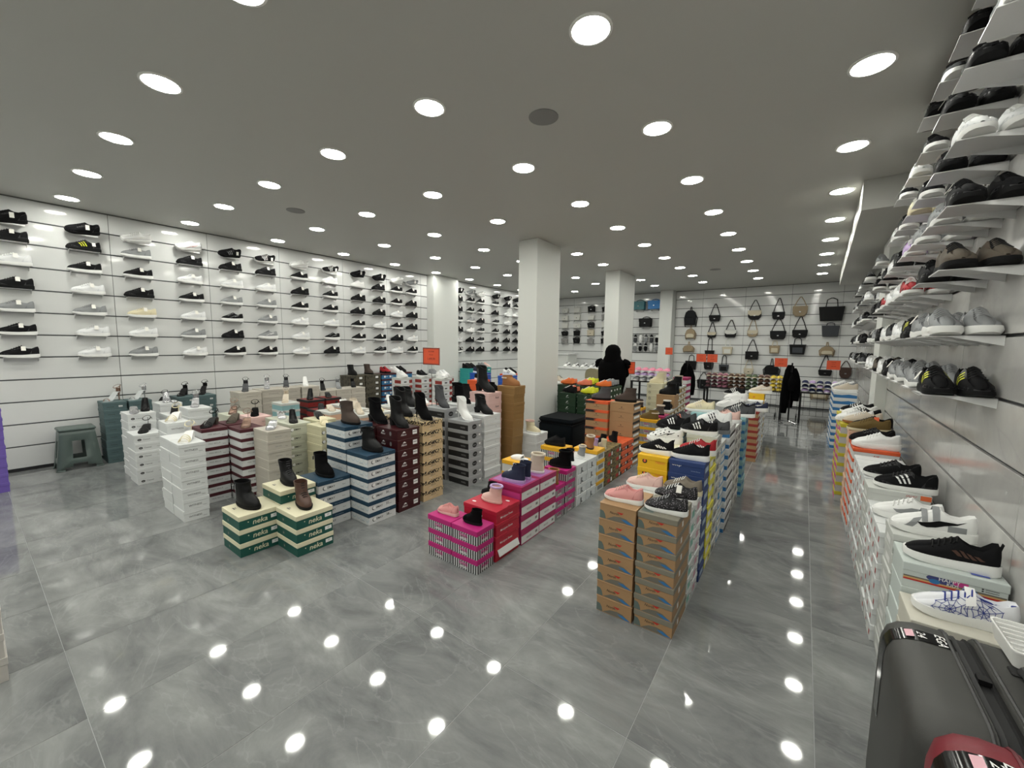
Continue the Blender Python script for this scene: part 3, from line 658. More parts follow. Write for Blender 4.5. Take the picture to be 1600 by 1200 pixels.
class Print:
    def __init__(s, w, d, h, lidh): s.w, s.d, s.h, s.l = w, d, h, lidh; s.faces = {}; s.lidp = MB(); s.n = 0
    @property
    def body(s): return next(iter(s.faces.values()))
    def fm(s, face, lid):
        s.n += 1
        return face_map(face, s.w, s.d, s.h, s.l, lid, s.n*.00006), (s.lidp if lid else s.faces.setdefault(face, MB()))
    def rect(s, face, u0, u1, v0, v1, m, lid=False):
        f, b = s.fm(face, lid); b.quad(f(u0, v0), f(u1, v0), f(u1, v1), f(u0, v1), m)
    def poly(s, face, pts, m, lid=False):
        f, b = s.fm(face, lid); b.add([f(u, v) for u, v in pts], [tuple(range(len(pts)))], m)
    def disc(s, face, u, v, ru, rv, m, lid=False, n=14): s.poly(face, [(u+ru*math.cos(2*math.pi*k/n), v+rv*math.sin(2*math.pi*k/n)) for k in range(n)], m, lid)
    def text(s, face, u, v, size, txt, m, lid=False, shear=0.0, bold=0.0):
        f, b = s.fm(face, lid); vs, fs = text_geo(txt, size, shear, bold)
        b.add([Vector(f(u+x, v+y)) for x, y in vs], fs, m)
BOXES = {}
def boxtype(key, desc, w, d, h, body, lid=None, lidh=None, prints=None):
    lidh = max(.006, lidh) if lidh is not None else h*.32; lid = lid or body
    bm = MB().cbox(-w/2, w/2, -d/2, d/2, 0, h-.002, .0012, body).mesh('body', False)
    lm = MB().cbox(-w/2-.003, w/2+.003, -d/2-.003, d/2+.003, h-lidh, h-.0003, .0024, lid).mesh('lid', False)
    P = Print(w, d, h, lidh)
    if prints: prints(P)
    pf = [({'f': 'end_print', 'r': 'side_print', 'l': 'left_print', 'b': 'back_print', 't': 'top_print'}[k], m.mesh('print', False)) for k, m in P.faces.items()]
    pl = P.lidp.mesh('lid_print', False) if P.lidp.v else None
    BOXES[key] = dict(desc=desc, w=w, d=d, h=h, body=bm, lid=lm, pf=pf, pl=pl)
def logo_r(txt, size, m, v=.4, u=.02, shear=0.0, bold=0.0, face='r'):
    return lambda P: P.text(face, u, P.h*v, size, txt, m, shear=shear, bold=bold)
def chain(*fs):
    def go(P):
        for f in fs: f(P)
    return go
def small_label(face, u, v, w=.035, h=.018, m=None, lid=False):
    return lambda P: (P.rect(face, u-w/2, u+w/2, P.h*v-h/2, P.h*v+h/2, m or iW, lid), P.rect(face, u-w*.4, u+w*.4, P.h*v-h*.12, P.h*v+h*.1, iK, lid) if m is None else None)
def stripes_all(P):
    for f, L in (('f', P.w), ('r', P.d), ('b', P.w), ('l', P.d)):
        n = int(L/.020)
        for k in range(n):
            u = -L/2+(k+.5)*L/n; P.rect(f, u-.0052, u+.0052, .001, P.h-P.l-.001, iK)
        P.text(f, -L*.03, P.h*.42, .030, 'PARIS', iP, bold=.02); P.text(f, -L*.03, P.h*.20, .020, 'ANGEL', iW, bold=.03)
boxtype('teal', 'grey-green sandal box', .30, .21, .092, cTeal, prints=chain(lambda P: P.rect('f', -.11, -.05, P.h*.42, P.h*.5, iK), small_label('r', .05, .42), logo_r('Limona', .02, iK, .4, -.04)))
boxtype('cannel', 'white box with oval logo', .31, .23, .087, cW, prints=lambda P: (P.disc('r', -.075, .034, .016, .012, iK), P.text('r', -.075, .034, .014, 'Lo', iW), P.text('r', -.02, .034, .02, 'Cannel', iK), P.text('r', .07, .034, .012, 'Classic', iG)))
boxtype('plainw', 'plain white shoe box', .30, .21, .0925, cW, prints=logo_r('Comfort', .014, iG, .35, .05))
def wit(P): P.text('r', -.01, .036, .022, 'WITNESS', iK); P.text('r', .055, .022, .010, 'Classic', iK)
boxtype('wit', 'white box printed WITNESS', .255, .175, .093, cW, prints=wit)
boxtype('bur', 'white box with burgundy lid', .27, .20, .0865, cW, cBurg, .030, lambda P: (P.text('r', -.01, .032, .019, 'MISS BELLA', iG), P.text('r', .065, .02, .010, 'Shoes', iK)))
boxtype('greige', 'greige sandal box', .28, .20, .087, cGreige, prints=chain(logo_r('Gabriella', .015, iG, .35, -.01), logo_r('Shoes', .009, iK, .25, .06)))
def cemay(n, m=iK): return lambda P: (P.disc('r', -.085, P.h*.36, .016, .016, m), P.disc('r', -.080, P.h*.38, .014, .014, iW), P.text('r', -.03, P.h*.36, .026, 'EMAY', m, bold=.01), P.text('r', .08, P.h*.32, .011, 'Shoes', m))
boxtype('creamg', 'pale green CEMAY box', .28, .20, .0865, cCreamG, prints=cemay(0)); boxtype('creamy', 'pale yellow CEMAY box', .27, .20, .0875, cYelC, prints=cemay(0))
boxtype('blush', 'blush pink shoe box', .28, .2, .0875, cPinkN, prints=logo_r('Bella', .014, iG)); boxtype('beige', 'beige patterned sandal box', .31, .26, .091, cGreige, prints=chain(logo_r('ELEGANCE SHOES', .016, iSl, .35), logo_r('Elegance', .016, iSl, .35, 0, 0, 0, 'f')))
boxtype('aqua', 'pale aqua shoe box', .26, .22, .09, cAqua, cPalW, prints=logo_r('ARENA', .018, iSl)); boxtype('redblk', 'red and black shoe box', .30, .22, .09, cRedD, cBlk, prints=chain(lambda P: P.rect('r', .02, .06, .015, .045, iK), lambda P: P.rect('t', -.13, .13, -.09, .09, MATS['card_dark_red'], True), logo_r('F', .03, iK, .35, -.03, 0, .01)))
boxtype('peach', 'peach and white shoe box', .30, .2, .096, cPch, cPalW, prints=None)
def cemayb(P):
    cemay(0)(P)
    for k in range(5):
        u = -P.w/2+.03+k*.06; P.disc('f', u, .05, .026, .026, iLB); P.disc('f', u, .053, .024, .024, MATS['card_white'])
    P.text('f', .06, .022, .011, 'Cemay Shoes', iK); P.text('r', .03, P.h-P.l*.5, .011, 'www.cemayshoes', iLB, True)
boxtype('blue', 'white CEMAY box with petrol blue lid', .29, .27, .0972, cW, cBlueL, .034, cemayb)
def neka(P):
    P.text('r', .0, .034, .052, 'neka', MATS['card_ivory'], shear=.15, bold=.012); P.rect('r', .072, .122, .026, .052, iW); P.text('r', .097, .039, .016, '37', iK)
    P.disc('f', -.045, .03, .013, .013, iT); P.text('f', -.045, .03, .018, 'n', MATS['card_ivory']); P.disc('r', -.075, .045, .004, .004, MATS['card_ivory'])
    P.rect('t', -.06, -.02, -.10, -.09, iSl, True); P.rect('t', -.06, -.03, -.085, -.08, iSl, True); P.disc('t', .04, -.04, .010, .006, iSl, True)
boxtype('neka', 'bottle green NEKA box with ivory lid', .29, .262, .098, cNekaG, cNekaC, .034, neka)
def akco(P):
    for f in ('r', 'f'): P.text(f, -.055, .042, .028, 'Akco', iW, shear=.2, bold=.01); P.poly(f, [(-.07, .058), (-.05, .075), (-.03, .058)], iW)
    P.rect('r', .045, .095, .03, .07, iW); P.rect('r', .05, .09, .05, .055, iK); P.disc('f', .05, .05, .014, .02, iG)
boxtype('maroon', 'dark maroon boot box', .29, .245, .0925, cMar, None, .02, akco)
boxtype('leo', 'sand box with leopard print lid', .29, .25, .0955, cSand, cLeo, .036, lambda P: (P.text('r', .0, .044, .024, 'ERCA', iSl, bold=.008), P.text('r', -.03, .022, .012, 'Fashion', iW), P.text('r', .05, .022, .010, 'shoes', iSl), P.text('f', .0, .035, .022, 'ERCA', iSl)))
def greyb(P):
    P.rect('f', -P.w/2, P.w/2, 0.002, P.h-P.l, iK); P.text('f', .07, .034, .034, 'weta', iG, bold=.012); P.disc('r', -.01, .036, .036, .026, iK); P.text('r', -.01, .036, .024, 'weta', MATS['card_grey']); P.rect('r', .06, .085, .03, .048, iW)
boxtype('greyb', 'grey box with black end', .29, .215, .098, cGrey, None, .036, greyb)
boxtype('white2', 'white boot box', .29, .29, .0875, cW, None, .03, chain(logo_r('Mia', .014, iK, .38, .06)))
boxtype('nett', 'blush box lettered Nett', .30, .26, .112, cPinkN, None, .036, logo_r('Nett', .04, iK, .4, .04, .25, .005))
boxtype('tan', 'plain ochre cardboard box', .27, .235, .107, cTan, None, .034); boxtype('low_white', 'plain white boot box', .23, .29, .11, cW, None, .034, logo_r('kom', .012, iK, .4, -.06))
boxtype('olive', 'camouflage brown boot box', .28, .33, .11, cOlv, None, .03, lambda P: P.rect('r', .05, .11, .035, .075, iW))
boxtype('bluered', 'steel blue box with maroon lid', .28, .36, .11, cCBlue, cBurg, .032, lambda P: [(P.rect('r', u, u+.04, .03, .065, iW), P.rect('r', u+.05, u+.085, .04, .055, iLB)) for u in (-.13, .0)])
boxtype('whbrown', 'white box with brown ends', .26, .26, .105, cW, cPalW, .034, lambda P: (P.rect('f', -.05, .13, .004, .065, MATS['card_maroon_red']), P.rect('r', .06, .13, .004, .065, MATS['card_maroon_red']), P.rect('r', -.06, .0, .02, .04, iK)))
boxtype('turq', 'turquoise sneaker box', .28, .36, .11, cTealB, None, .03, lambda P: P.rect('r', .06, .13, .04, .075, iW)); boxtype('cobalt', 'cobalt blue sneaker box', .3, .33, .11, cBlueR, None, .03, lambda P: [P.rect('r', -.16, .16, .07, .074, iW), P.rect('r', .05, .12, .09, .095, iW)])
boxtype('orangeb', 'orange sneaker box', .3, .34, .11, cOrg, None, .03, lambda P: P.rect('r', -.02, .08, .03, .06, iW)); boxtype('greenb', 'dark green football boot box', .29, .26, .092, cGrn, None, .03, lambda P: (P.poly('f', [(-.02, .04), (.005, .06), (.02, .06), (-.005, .04)], iW), P.text('f', 0, .025, .014, 'LESCON', iW), P.rect('r', -.09, -.05, .03, .06, iW), P.rect('r', .05, .08, .03, .06, iW)))
# kids
boxtype('stripe', 'black-striped box with magenta lid', .222, .17, .098, cW, cMag, .036, stripes_all); boxtype('ystripe', 'black-striped box with yellow lid', .27, .19, .11, cW, cYelD, .040, stripes_all); boxtype('ylid', 'white box with mustard lid', .26, .19, .108, cPalW, cYelD, .036, lambda P: P.rect('r', -.06, .06, .02, .06, iG))
def redh(P):
    for u, v in ((-.09, .07), (.02, .082), (.11, .08), (-.02, .075)): P.disc('r', u, v, .006, .006, iW)
    P.text('r', -.02, .034, .022, 'Minnipaw Shoes', iW, bold=.005); P.disc('r', .11, .07, .010, .012, iW); P.disc('r', .0, .085, .02, .008, iK); P.text('f', 0, .03, .03, 'Paw', iW)
    for u, v in ((-.1, -.08), (.09, .07), (.02, -.02)): P.disc('t', u, v, .018, .010, iW, True)
boxtype('heart', 'red box with white dots', .30, .27, .09, cRed, None, .03, redh)
boxtype('magw', 'white box with dark magenta lid', .31, .245, .112, cMagD, cMagD, .04, lambda P: (P.rect('r', -P.d/2, P.d/2, .010, .068, MATS['card_white']), P.text('r', -.02, .036, .022, 'VICCO', iK, bold=.004), P.rect('r', .07, .10, .03, .05, iG), P.rect('t', -.14, .14, -.1, .1, mat('ink_lavender', '9b5f9d', .5), True), P.rect('f', -.14, .14, .01, .06, iP)))
boxtype('jl', 'white box with black JL logo', .28, .205, .098, cW, None, .032, lambda P: (P.text('r', .0, .034, .062, 'JL', iK, bold=.03), P.rect('r', -.07, .07, .008, .010, iG), P.rect('r', -.075, -.072, .004, .062, iG), P.rect('r', .08, .083, .004, .062, iG)))
boxtype('khaki', 'khaki camouflage kids box', .28, .23, .095, cKhaki, None, .03, lambda P: (P.rect('r', -.02, .05, .02, .055, iR), P.rect('r', .07, .10, .02, .06, iW))); boxtype('orangek', 'orange and black kids box', .28, .19, .092, cBlk, cOrg, .05, lambda P: (P.rect('r', -.06, .03, .01, .035, iO), P.rect('r', .05, .08, .01, .035, iW)))
def peak(face): return lambda P: (P.poly(face, [(-.006, .06), (.0, .066), (.012, .05), (.004, .052), (-.0, .056), (-.008, .05)], iK), P.rect(face, -.035, .035, .036, .039, iK))
boxtype('kraft', 'plain kraft hiking shoe box', .30, .27, .112, cKraft, None, .0, chain(peak('f'), lambda P: (P.rect('r', -.13, .13, .075, .108, iK), P.rect('r', -.1, .1, .03, .06, iW))))
boxtype('krafto', 'kraft hiking box with orange lid', .30, .27, .112, cKraft, cOrg, .036, chain(peak('f'), lambda P: P.poly('f', [(-.15, .076), (-.15, .11), (.02, .11), (-.04, .095), (.0, .09), (-.04, .078)], iK, True)))
boxtype('goldw', 'gold and white patterned box', .26, .24, .10, cGold, cPalW, .03, lambda P: (P.rect('r', .02, .09, .01, .05, iW), P.rect('r', -.09, -.04, .02, .06, iK))); boxtype('magwhite', 'white box with dark pink lid', .24, .3, .115, cW, cMagD, .048); boxtype('ivorylogo', 'ivory box with round emblem', .26, .24, .105, cCream, None, .03, lambda P: (P.disc('f', -.08, .05, .02, .02, iSl), P.disc('f', -.08, .05, .012, .012, MATS['card_cream'])))
boxtype('brownbig', 'large brown carton', .28, .25, .21, cKraft, None, .0, lambda P: P.disc('f', .06, .04, .06, .05, iK))
# A row: kids sneakers
def north(lidded):
    def go(P):
        w = P.w/2
        P.poly('f', [(-w, .004), (-w, .05), (-w+.02, .046), (-w+.03, .03), (-w+.036, .004)], iT)
        P.poly('f', [(-w+.036, .004), (-.02, .028), (.02, .034), (.05, .03), (.08, .012), (w-.001, .004)], iSl); P.poly('f', [(.02, .022), (.05, .024), (w-.001, .004), (.06, .004)], iB)
        P.text('f', -.018, .046, .020, 'North', iK, shear=.3); P.poly('f', [(-.005, .058), (.035, .058), (.022, .046), (.012, .050)], iR)
        P.rect('r', -.05, -.02, .02, .05, iW); P.rect('t', -.09, -.03, -.13, .05, iT, True) if lidded else None
    return go
boxtype('north', 'kraft sneaker box with mountain print', .2, .3, .0905, cKraft, None, .0, north(False)); boxtype('northg', 'grey-lidded box with mountain print', .195, .3, .0905, cKraft, C('grey_brown', '7b776a'), .03, north(True))
def endlab(c2, c3=None): return lambda P: (P.rect('r', -P.d*.42, P.d*.05, .012, P.h*.62, c2), P.rect('r', P.d*.12, P.d*.40, .02, P.h*.5, c3 or iW), P.rect('r', P.d*.16, P.d*.34, .026, .034, iK))
boxtype('mint', 'white and mint kids sneaker box', .20, .135, .0855, cW, None, .03, endlab(MATS['card_mint'])); boxtype('pinkw', 'white and pink kids sneaker box', .20, .135, .0855, cW, None, .03, endlab(mat('ink_rose', 'c99aa6', .6)))
boxtype('deep', 'navy blue box lettered deep', .21, .16, .0855, cNavy, None, .03, lambda P: (P.text('f', -.06, .058, .030, 'deep', iW, shear=.2, bold=.006), P.text('f', .055, .03, .008, 'kids shoe factory', iLB), P.rect('r', -.05, .05, .02, .06, iLB)))
boxtype('trend', 'bright yellow box with round logo', .19, .17, .0855, cYel, None, .03, lambda P: (P.disc('f', -.05, .045, .016, .016, iK), P.disc('f', -.05, .046, .008, .010, iO), P.text('f', .05, .045, .02, 'TREND', iO)))
boxtype('lemon', 'lemon yellow sneaker box', .21, .20, .0855, cYelL, None, .03, endlab(iW, iG)); boxtype('pinkc', 'cream box with pink corner', .19, .2, .088, cCream, None, .03, lambda P: P.disc('f', -.06, .06, .03, .02, mat('ink_salmon', 'dda695', .6)))
boxtype('ltgrey', 'pale grey kids sneaker box', .2, .2, .0865, cPalW, None, .03, endlab(iG)); boxtype('skyw', 'sky blue box with white lid', .2, .2, .0865, cSky, cPalW, .03, lambda P: [P.rect('f', -.09+.025*k, -.08+.025*k, .01, .05, iW) for k in range(3)]+[P.rect('r', -.08, .06, .015, .05, iW)])
boxtype('wlid', 'white box with blue band', .22, .33, .0865, cW, None, .034, lambda P: (P.rect('f', -.11, .11, .004, .035, iB), P.rect('r', -.15, .15, .004, .028, iK), P.rect('f', -.02, .06, .064, .069, iR, True)))
boxtype('aquab', 'aqua box with sky blue band', .245, .24, .089, cAqua, None, .03, lambda P: (P.poly('f', [(-.12, .01), (-.12, .05), (-.02, .045), (.12, .05), (.12, .02), (.0, .014)], iB), P.text('f', .0, .05, .012, 'KINETIX', iK), P.rect('r', -.1, .05, .02, .05, iB)))
boxtype('redk', 'brown box with red lid', .16, .21, .083, cKraft, cMarD, .034, lambda P: P.rect('r', -.08, .08, .01, .06, iW)); boxtype('whitek', 'white trainer box', .2, .2, .083, cW, None, .03, endlab(iW, iG)); boxtype('yelk', 'yellow box with orange dot', .19, .2, .09, cYel, None, .03, lambda P: P.disc('f', -.03, .04, .012, .01, iO)); boxtype('navyw', 'white box with navy side', .2, .2, .085, cNavy, cPalW, .034, None)
# right wall
boxtype('rwhite', 'white trainer box', .27, .125, .083, cW, None, .03, lambda P: (P.rect('l', -.04, .02, .01, .05, iW), P.rect('l', .03, .05, .02, .05, iR))); boxtype('rair', 'white box with orange lid', .27, .20, .088, cW, cOrg, .028, lambda P: (P.text('f', .0, .034, .026, 'AIR', iR, shear=.3, bold=.01), P.text('f', 0, .016, .008, 'SPORT', iR)))
boxtype('rgrey', 'pale box with orange corner', .27, .20, .094, cPalW, None, .032, lambda P: (P.rect('f', .09, .135, .064, .092, iO, True), P.text('f', .05, .078, .016, 'SPORT', iR, True, .4), P.rect('l', -.05, .05, .02, .05, iW)))
def hk(P):
    P.rect('f', -.14, .14, .046, .052, iSl); P.rect('f', -.14, .14, .040, .046, iY); P.rect('f', -.14, .14, .033, .040, iR)
    P.disc('f', -.03, .062, .045, .016, mat('ink_navy', '3b3f73', .6)); P.disc('f', .02, .066, .022, .014, iP); P.disc('f', -.05, .05, .016, .010, iB); P.disc('f', .05, .042, .018, .012, iB)
    P.text('f', -.01, .064, .020, 'HAPPY', iW, bold=.006); P.text('f', .0, .050, .016, 'KIDS', iW, bold=.006); P.rect('f', .085, .12, .066, .068, iK); P.rect('f', .085, .12, .058, .060, iK); P.disc('f', .078, .067, .003, .003, iK); P.disc('f', .078, .059, .003, .003, iK)
    P.disc('t', -.08, .05, .022, .012, iR, True); P.disc('t', -.05, -.03, .035, .022, iB, True); P.text('t', .03, -.055, .026, 'HAPPY', iK, True); P.rect('t', .05, .10, -.085, -.065, mat('ink_violet', '4a5aa8', .6), True); P.disc('t', .10, -.02, .014, .008, iT, True); P.disc('f', -.085, .078, .01, .005, iR)
boxtype('happy', 'pale HAPPY KIDS box with stripes', .285, .21, .105, C('pale_mint', 'c3cbc8'), None, .034, hk); boxtype('ivoryr', 'ivory kids shoe box', .275, .21, .101, C('ivory2', 'c9c6ba'), None, .036)
boxtype('yd', 'grey box with yellow lid', .22, .24, .096, C('light_grey', 'b5b5b3'), C('chartreuse', 'c2b52f'), .034, lambda P: (P.disc('f', -.01, .04, .022, .014, iK), P.disc('f', -.012, .04, .012, .008, MATS['card_light_grey']), P.text('f', 0, .018, .016, 'DARKOS', iK, bold=.01), P.text('f', 0, P.h-.017, .016, 'S H O E S', iK, True), P.rect('l', -.1, .1, .01, .05, iP)))
boxtype('bluewave', 'white box with blue wave', .26, .26, .095, cW, None, .03, lambda P: (P.poly('f', [(-.13, .01), (-.13, .055), (-.04, .05), (.04, .062), (.13, .05), (.13, .01)], iB), P.poly('l', [(-.13, .01), (-.13, .055), (.0, .045), (.13, .06), (.13, .01)], iB)))
boxtype('corald', 'coral striped trainer box', .25, .2, .085, cPch, None, .03, lambda P: [P.rect('f', -.12+.02*k, -.112+.02*k, .01, .05, iO) for k in range(12)])
boxtype('violet', 'violet shoe box', .28, .3, .091, cPurp); boxtype('ivory3', 'greyish white shoe box', .28, .3, .11, C('greyish', 'bdb9b4'))
STACKED = []; FOOT = []; KIDS = {}
KIND = {}
for ks, nm in (('teal cannel plainw wit bur greige creamg creamy beige aqua redblk peach blush', 'sandal_box'), ('blue neka maroon leo greyb white2 nett tan low_white olive kraft krafto goldw ivorylogo brownbig', 'boot_box'),
               ('stripe ystripe ylid heart magw jl khaki orangek magwhite', 'kids_boot_box'), ('north northg mint pinkw deep trend lemon pinkc ltgrey skyw wlid aquab redk whitek yelk navyw happy ivoryr', 'kids_shoe_box')):
    for k in ks.split(): KIND[k] = nm
def clear_spot(x0, x1, y0, y1, g=.006):
    for _ in range(4):
        for a0, a1, b0, b1 in FOOT:
            ox = min(x1, a1)-max(x0, a0)+g; oy = min(y1, b1)-max(y0, b0)+g
            if ox > 1e-6 and oy > 1e-6:
                if oy <= ox: s = oy if (y0+y1) > (b0+b1) else -oy; y0 += s; y1 += s
                else: s = ox if (x0+x1) > (a0+a1) else -ox; x0 += s; x1 += s
    FOOT.append((x0, x1, y0, y1)); return (x0+x1)/2, (y0+y1)/2
def stack(key, xr, yf, n, where, jit=.004, z0=0.0, lean=(0, 0), left=False, rz=0.0):
    """a stack of boxes whose front right (or front left) corner stands at (xr, yf); returns the top centre"""
    B = BOXES[key]; cx = xr+B['w']/2 if left else xr-B['w']/2; cy = yf+B['d']/2
    if z0 == 0: cx, cy = clear_spot(cx-B['w']/2-.003, cx+B['w']/2+.003, cy-B['d']/2-.003, cy+B['d']/2+.003)
    jit *= .6
    for k in range(n):
        pos = 'topmost' if k == n-1 and n > 1 else (('lowest' if k == 0 else ORD[k+1]+' from floor') if n > 1 else 'single')
        jx, jy = random.uniform(-jit, jit), random.uniform(-jit, jit)
        f = k/max(1, n-1)
        t = thing(KIND.get(key, 'shoe_box'), f"{B['desc']}, {pos}, {where}", 'shoe box', (cx+jx+lean[0]*f, cy+jy+lean[1]*f, z0+k*B['h']), rz+random.uniform(-1, 1)*math.radians(60*jit/.3), 'stacked '+key+' boxes')
        t['group'] = B['desc']+' stacks'
        t['_b'] = key; STACKED.append(t)
        KIDS[t.name] = [link(pn, B[q], t) for pn, q in (('body', 'body'), ('lid', 'lid'), ('lid_print', 'pl')) if B[q]]+[link(pn, m, t) for pn, m in B['pf']]
    return (cx+lean[0], cy+lean[1], z0+n*B['h'])
# ------------------------------------------------------------------ stacks on the floor and the shoes on them
def put(top, mod, mats, label, rz=0.0, dx=0.0, dy=0.0, scale=1.0, cat='shoe', mirror=False, tagged=True):
    return shoe(mod, mats, (top[0]+dx, top[1]+dy, top[2]+.0004), rz+random.uniform(-.05, .05), label, cat, None, scale, mirror=mirror, skip=() if tagged else ('price_tag',))
B_ = lambda m, sole=None, **k: SM(m, sole or RUBB, m, **k)
R0, RL = 0.0, math.pi           # toe to the right (+x) / to the left (-x)
# --- women's sandals by the left wall
T = stack('teal', -6.69, .98, 8, 'stack beside the plastic stool', lean=(-.03, 0)); put(T, 'stiletto_sandal', SM(GOLD, GOLD, footbed=CLEAR), 'bronze heeled sandal on grey-green boxes beside the stool', -.9, cat='sandal')
T = stack('teal', -6.69, 1.21, 8, 'second stack from the stool'); put(T, 'stiletto_sandal', SM(SILV, SILV, footbed=CLEAR), 'silver heeled sandal on second grey-green stack by the wall', -.9, cat='sandal')
T = stack('teal', -6.69, 1.44, 7, 'third stack from the stool'); put(T, 'heeled_sandal', SM(BLKL, BLKL), 'black heeled sandal on third grey-green stack by the wall', -.7, cat='sandal')
T = stack('teal', -6.69, 1.67, 8, 'fourth stack from the stool'); put(T, 'heeled_sandal', SM(BLKL, BLKL), 'black heeled sandal on fourth grey-green stack by the wall', -.6, cat='sandal')
T = stack('teal', -6.69, 1.90, 8, 'fifth stack from the stool'); put(T, 'stiletto_sandal', SM(BLKL, BLKL), 'black stiletto sandal on fifth grey-green stack by the wall', -.6, cat='sandal')
T = stack('cannel', -5.79, 1.02, 8, 'taller stack behind black sandal', jit=.006); put(T, 'mule', SM(SILV, RUBB), 'silver wedge mule on the tall oval-logo white stack', -.2, .05, -.04, cat='sandal'); put(T, 'pump', B_(BLKL), 'black pump behind silver mule on oval-logo white stack', -.2, -.06, .08, cat='pump')
T = stack('cannel', -5.45, 1.0, 6, 'lower stack in front', jit=.006); put(T, 'strappy_sandal', SM(BLKL, RUBB), 'black strappy block-heel sandal on low oval-logo white stack', -.5, cat='sandal')
T = stack('plainw', -6.1, 1.36, 8, 'stack behind oval-logo boxes'); put(T, 'slingback', SM(SILV, CLEAR), 'clear and silver slingback on plain white box stack', -.2, cat='shoe')
T = stack('plainw', -5.74, 1.34, 7, 'stack between two white stacks'); put(T, 'strappy_sandal', SM(BLKL, BLKL), 'black strappy sandal on plain white stack, middle', -.3, cat='sandal')
T = stack('plainw', -5.42, 1.45, 8, 'stack next to burgundy-lidded boxes'); put(T, 'heeled_sandal', SM(SILV, SILV), 'silver heeled sandal on plain white stack near burgundy lids', -.4, cat='sandal')
T = stack('wit', -4.30, 1.0, 7, 'rear of front pair', jit=.006); T = stack('wit', -4.03, 1.0, 7, 'front stack nearest the aisle', jit=.006); put(T, 'strappy_sandal', SM(CREAM, WHT, footbed=WHT), 'cream strappy sandal on front WITNESS box stack', -.6, cat='sandal')
T = stack('wit', -4.60, 1.06, 8, 'taller stack behind', jit=.006); put(T, 'strappy_sandal', SM(CREAM, WHT, footbed=WHT), 'cream strappy sandal on taller rear WITNESS stack', -.6, cat='sandal')
T = stack('bur', -4.34, 1.225, 8, 'stack just behind the WITNESS boxes'); put(T, 'strappy_sandal', SM(BLKL, DBRN), 'black gladiator sandal on first burgundy-lidded stack', -.8, cat='sandal')
T = stack('bur', -4.08, 1.44, 8, 'stack nearest the aisle'); put(T, 'strappy_sandal', SM(GOLD, BEIGE), 'rose-gold strappy sandal on front burgundy-lidded stack', -.5, cat='sandal')
T = stack('bur', -4.42, 1.47, 8, 'rear stack'); put(T, 'strappy_sandal', SM(TAUPE, TAUPE), 'brown-grey banded sandal on rear burgundy-lidded stack', -.6, cat='sandal')
T = stack('greige', -3.83, 1.56, 8, 'stack right of burgundy lids'); put(T, 'mule', SM(SILV, WHT), 'silver mule on greige stack beside burgundy lids', -.6, cat='sandal')
T = stack('creamg', -3.97, 1.84, 8, 'stack nearest the aisle'); put(T, 'slingback', SM(BLKL, BLKL, sling_strap=SILV), 'black slingback on front pale green stack', -.4, cat='shoe')
T = stack('creamg', -4.27, 1.86, 8, 'second stack from aisle'); put(T, 'bow_mule', SM(SILV, SILV), 'silver bow mule on second pale green stack', -.3, cat='sandal')
T = stack('creamy', -3.60, 1.95, 8, 'stack by blue-lidded boxes'); put(T, 'mule', SM(CREAM, BEIGE), 'cream heeled mule on pale yellow stack', -.4, cat='sandal'); 
T = stack('creamy', -3.92, 2.08, 8, 'rear stack'); put(T, 'mule', SM(BLKL, SILV), 'black and white striped mule on rear pale yellow stack', -.2, cat='sandal')
T = stack('blush', -4.60, 1.74, 8, 'behind the greige stack'); put(T, 'strappy_sandal', SM(BLKS, BLKS), 'black chunky sandal on blush pink box stack', -.4, cat='sandal')
T = stack('creamg', -4.95, 1.66, 8, 'far stack behind burgundy lids'); put(T, 'strappy_sandal', SM(GOLD, BEIGE), 'gold banded sandal on far pale green stack', -.5, cat='sandal')
BGS = [(-5.9, 2.12, 9, 'charcoal ankle-strap sandal', DGRY, 'heeled_sandal'), (-6.0, 2.43, 9, 'silver stiletto sandal', SILV, 'stiletto_sandal'), (-6.02, 2.70, 9, 'dark banded sandal', DGRY, 'heeled_sandal'), (-6.0, 2.98, 9, 'white pointed pump', WHT, 'pump'), (-6.02, 3.26, 8, 'black knotted sandal', BLKL, 'heeled_sandal'), (-6.04, 3.54, 8, 'grey sandal', GRY, 'heeled_sandal'), (-6.06, 3.82, 8, 'black sandal', BLKL, 'heeled_sandal')]
for k, (x, y, n, d, m, mod) in enumerate(BGS):
    T = stack('beige', x, y, n, f'{ORD[k+1]} stack along the left wall'); put(T, mod, SM(m, m), f'{d} on {ORD[k+1]} beige stack along left wall', -.4, cat='sandal' if 'pump' not in d else 'pump')
T = stack('aqua', -5.2, 2.32, 8, 'stack between beige and red boxes'); put(T, 'heeled_sandal', SM(BEIGE, BEIGE), 'nude platform sandal on the pale aqua stack', -.5, cat='sandal')
T = stack('redblk', -5.22, 2.66, 8, 'first stack'); put(T, 'pump', B_(BLKL), 'black pump on first red and black stack', -.5, cat='pump')
T = stack('redblk', -4.84, 2.60, 7, 'second stack, nearer the aisle'); put(T, 'mule', SM(BLKL, RED), 'black mule on second red and black stack', -.5, cat='sandal')
T = stack('redblk', -5.24, 2.92, 8, 'rear stack'); put(T, 'mule', SM(BLKL, BLKL), 'black leather mule on rear red and black stack', -.4, cat='sandal')
T = stack('peach', -4.75, 2.86, 7, 'stack with white mule'); put(T, 'bow_mule', SM(WHT, WHT), 'white bow mule on the first peach box stack', -.4, cat='sandal')
T = stack('peach', -4.42, 2.50, 7, 'stack left of blue lids'); put(T, 'mule', SM(BEIGE, CREAM), 'beige strappy mule on second peach box stack', -.3, cat='sandal')
T = stack('peach', -4.36, 2.78, 7, 'third peach stack'); put(T, 'moccasin', SM(BEIGE, BEIGE), 'beige loafer on third peach box stack', -.3, scale=.95)
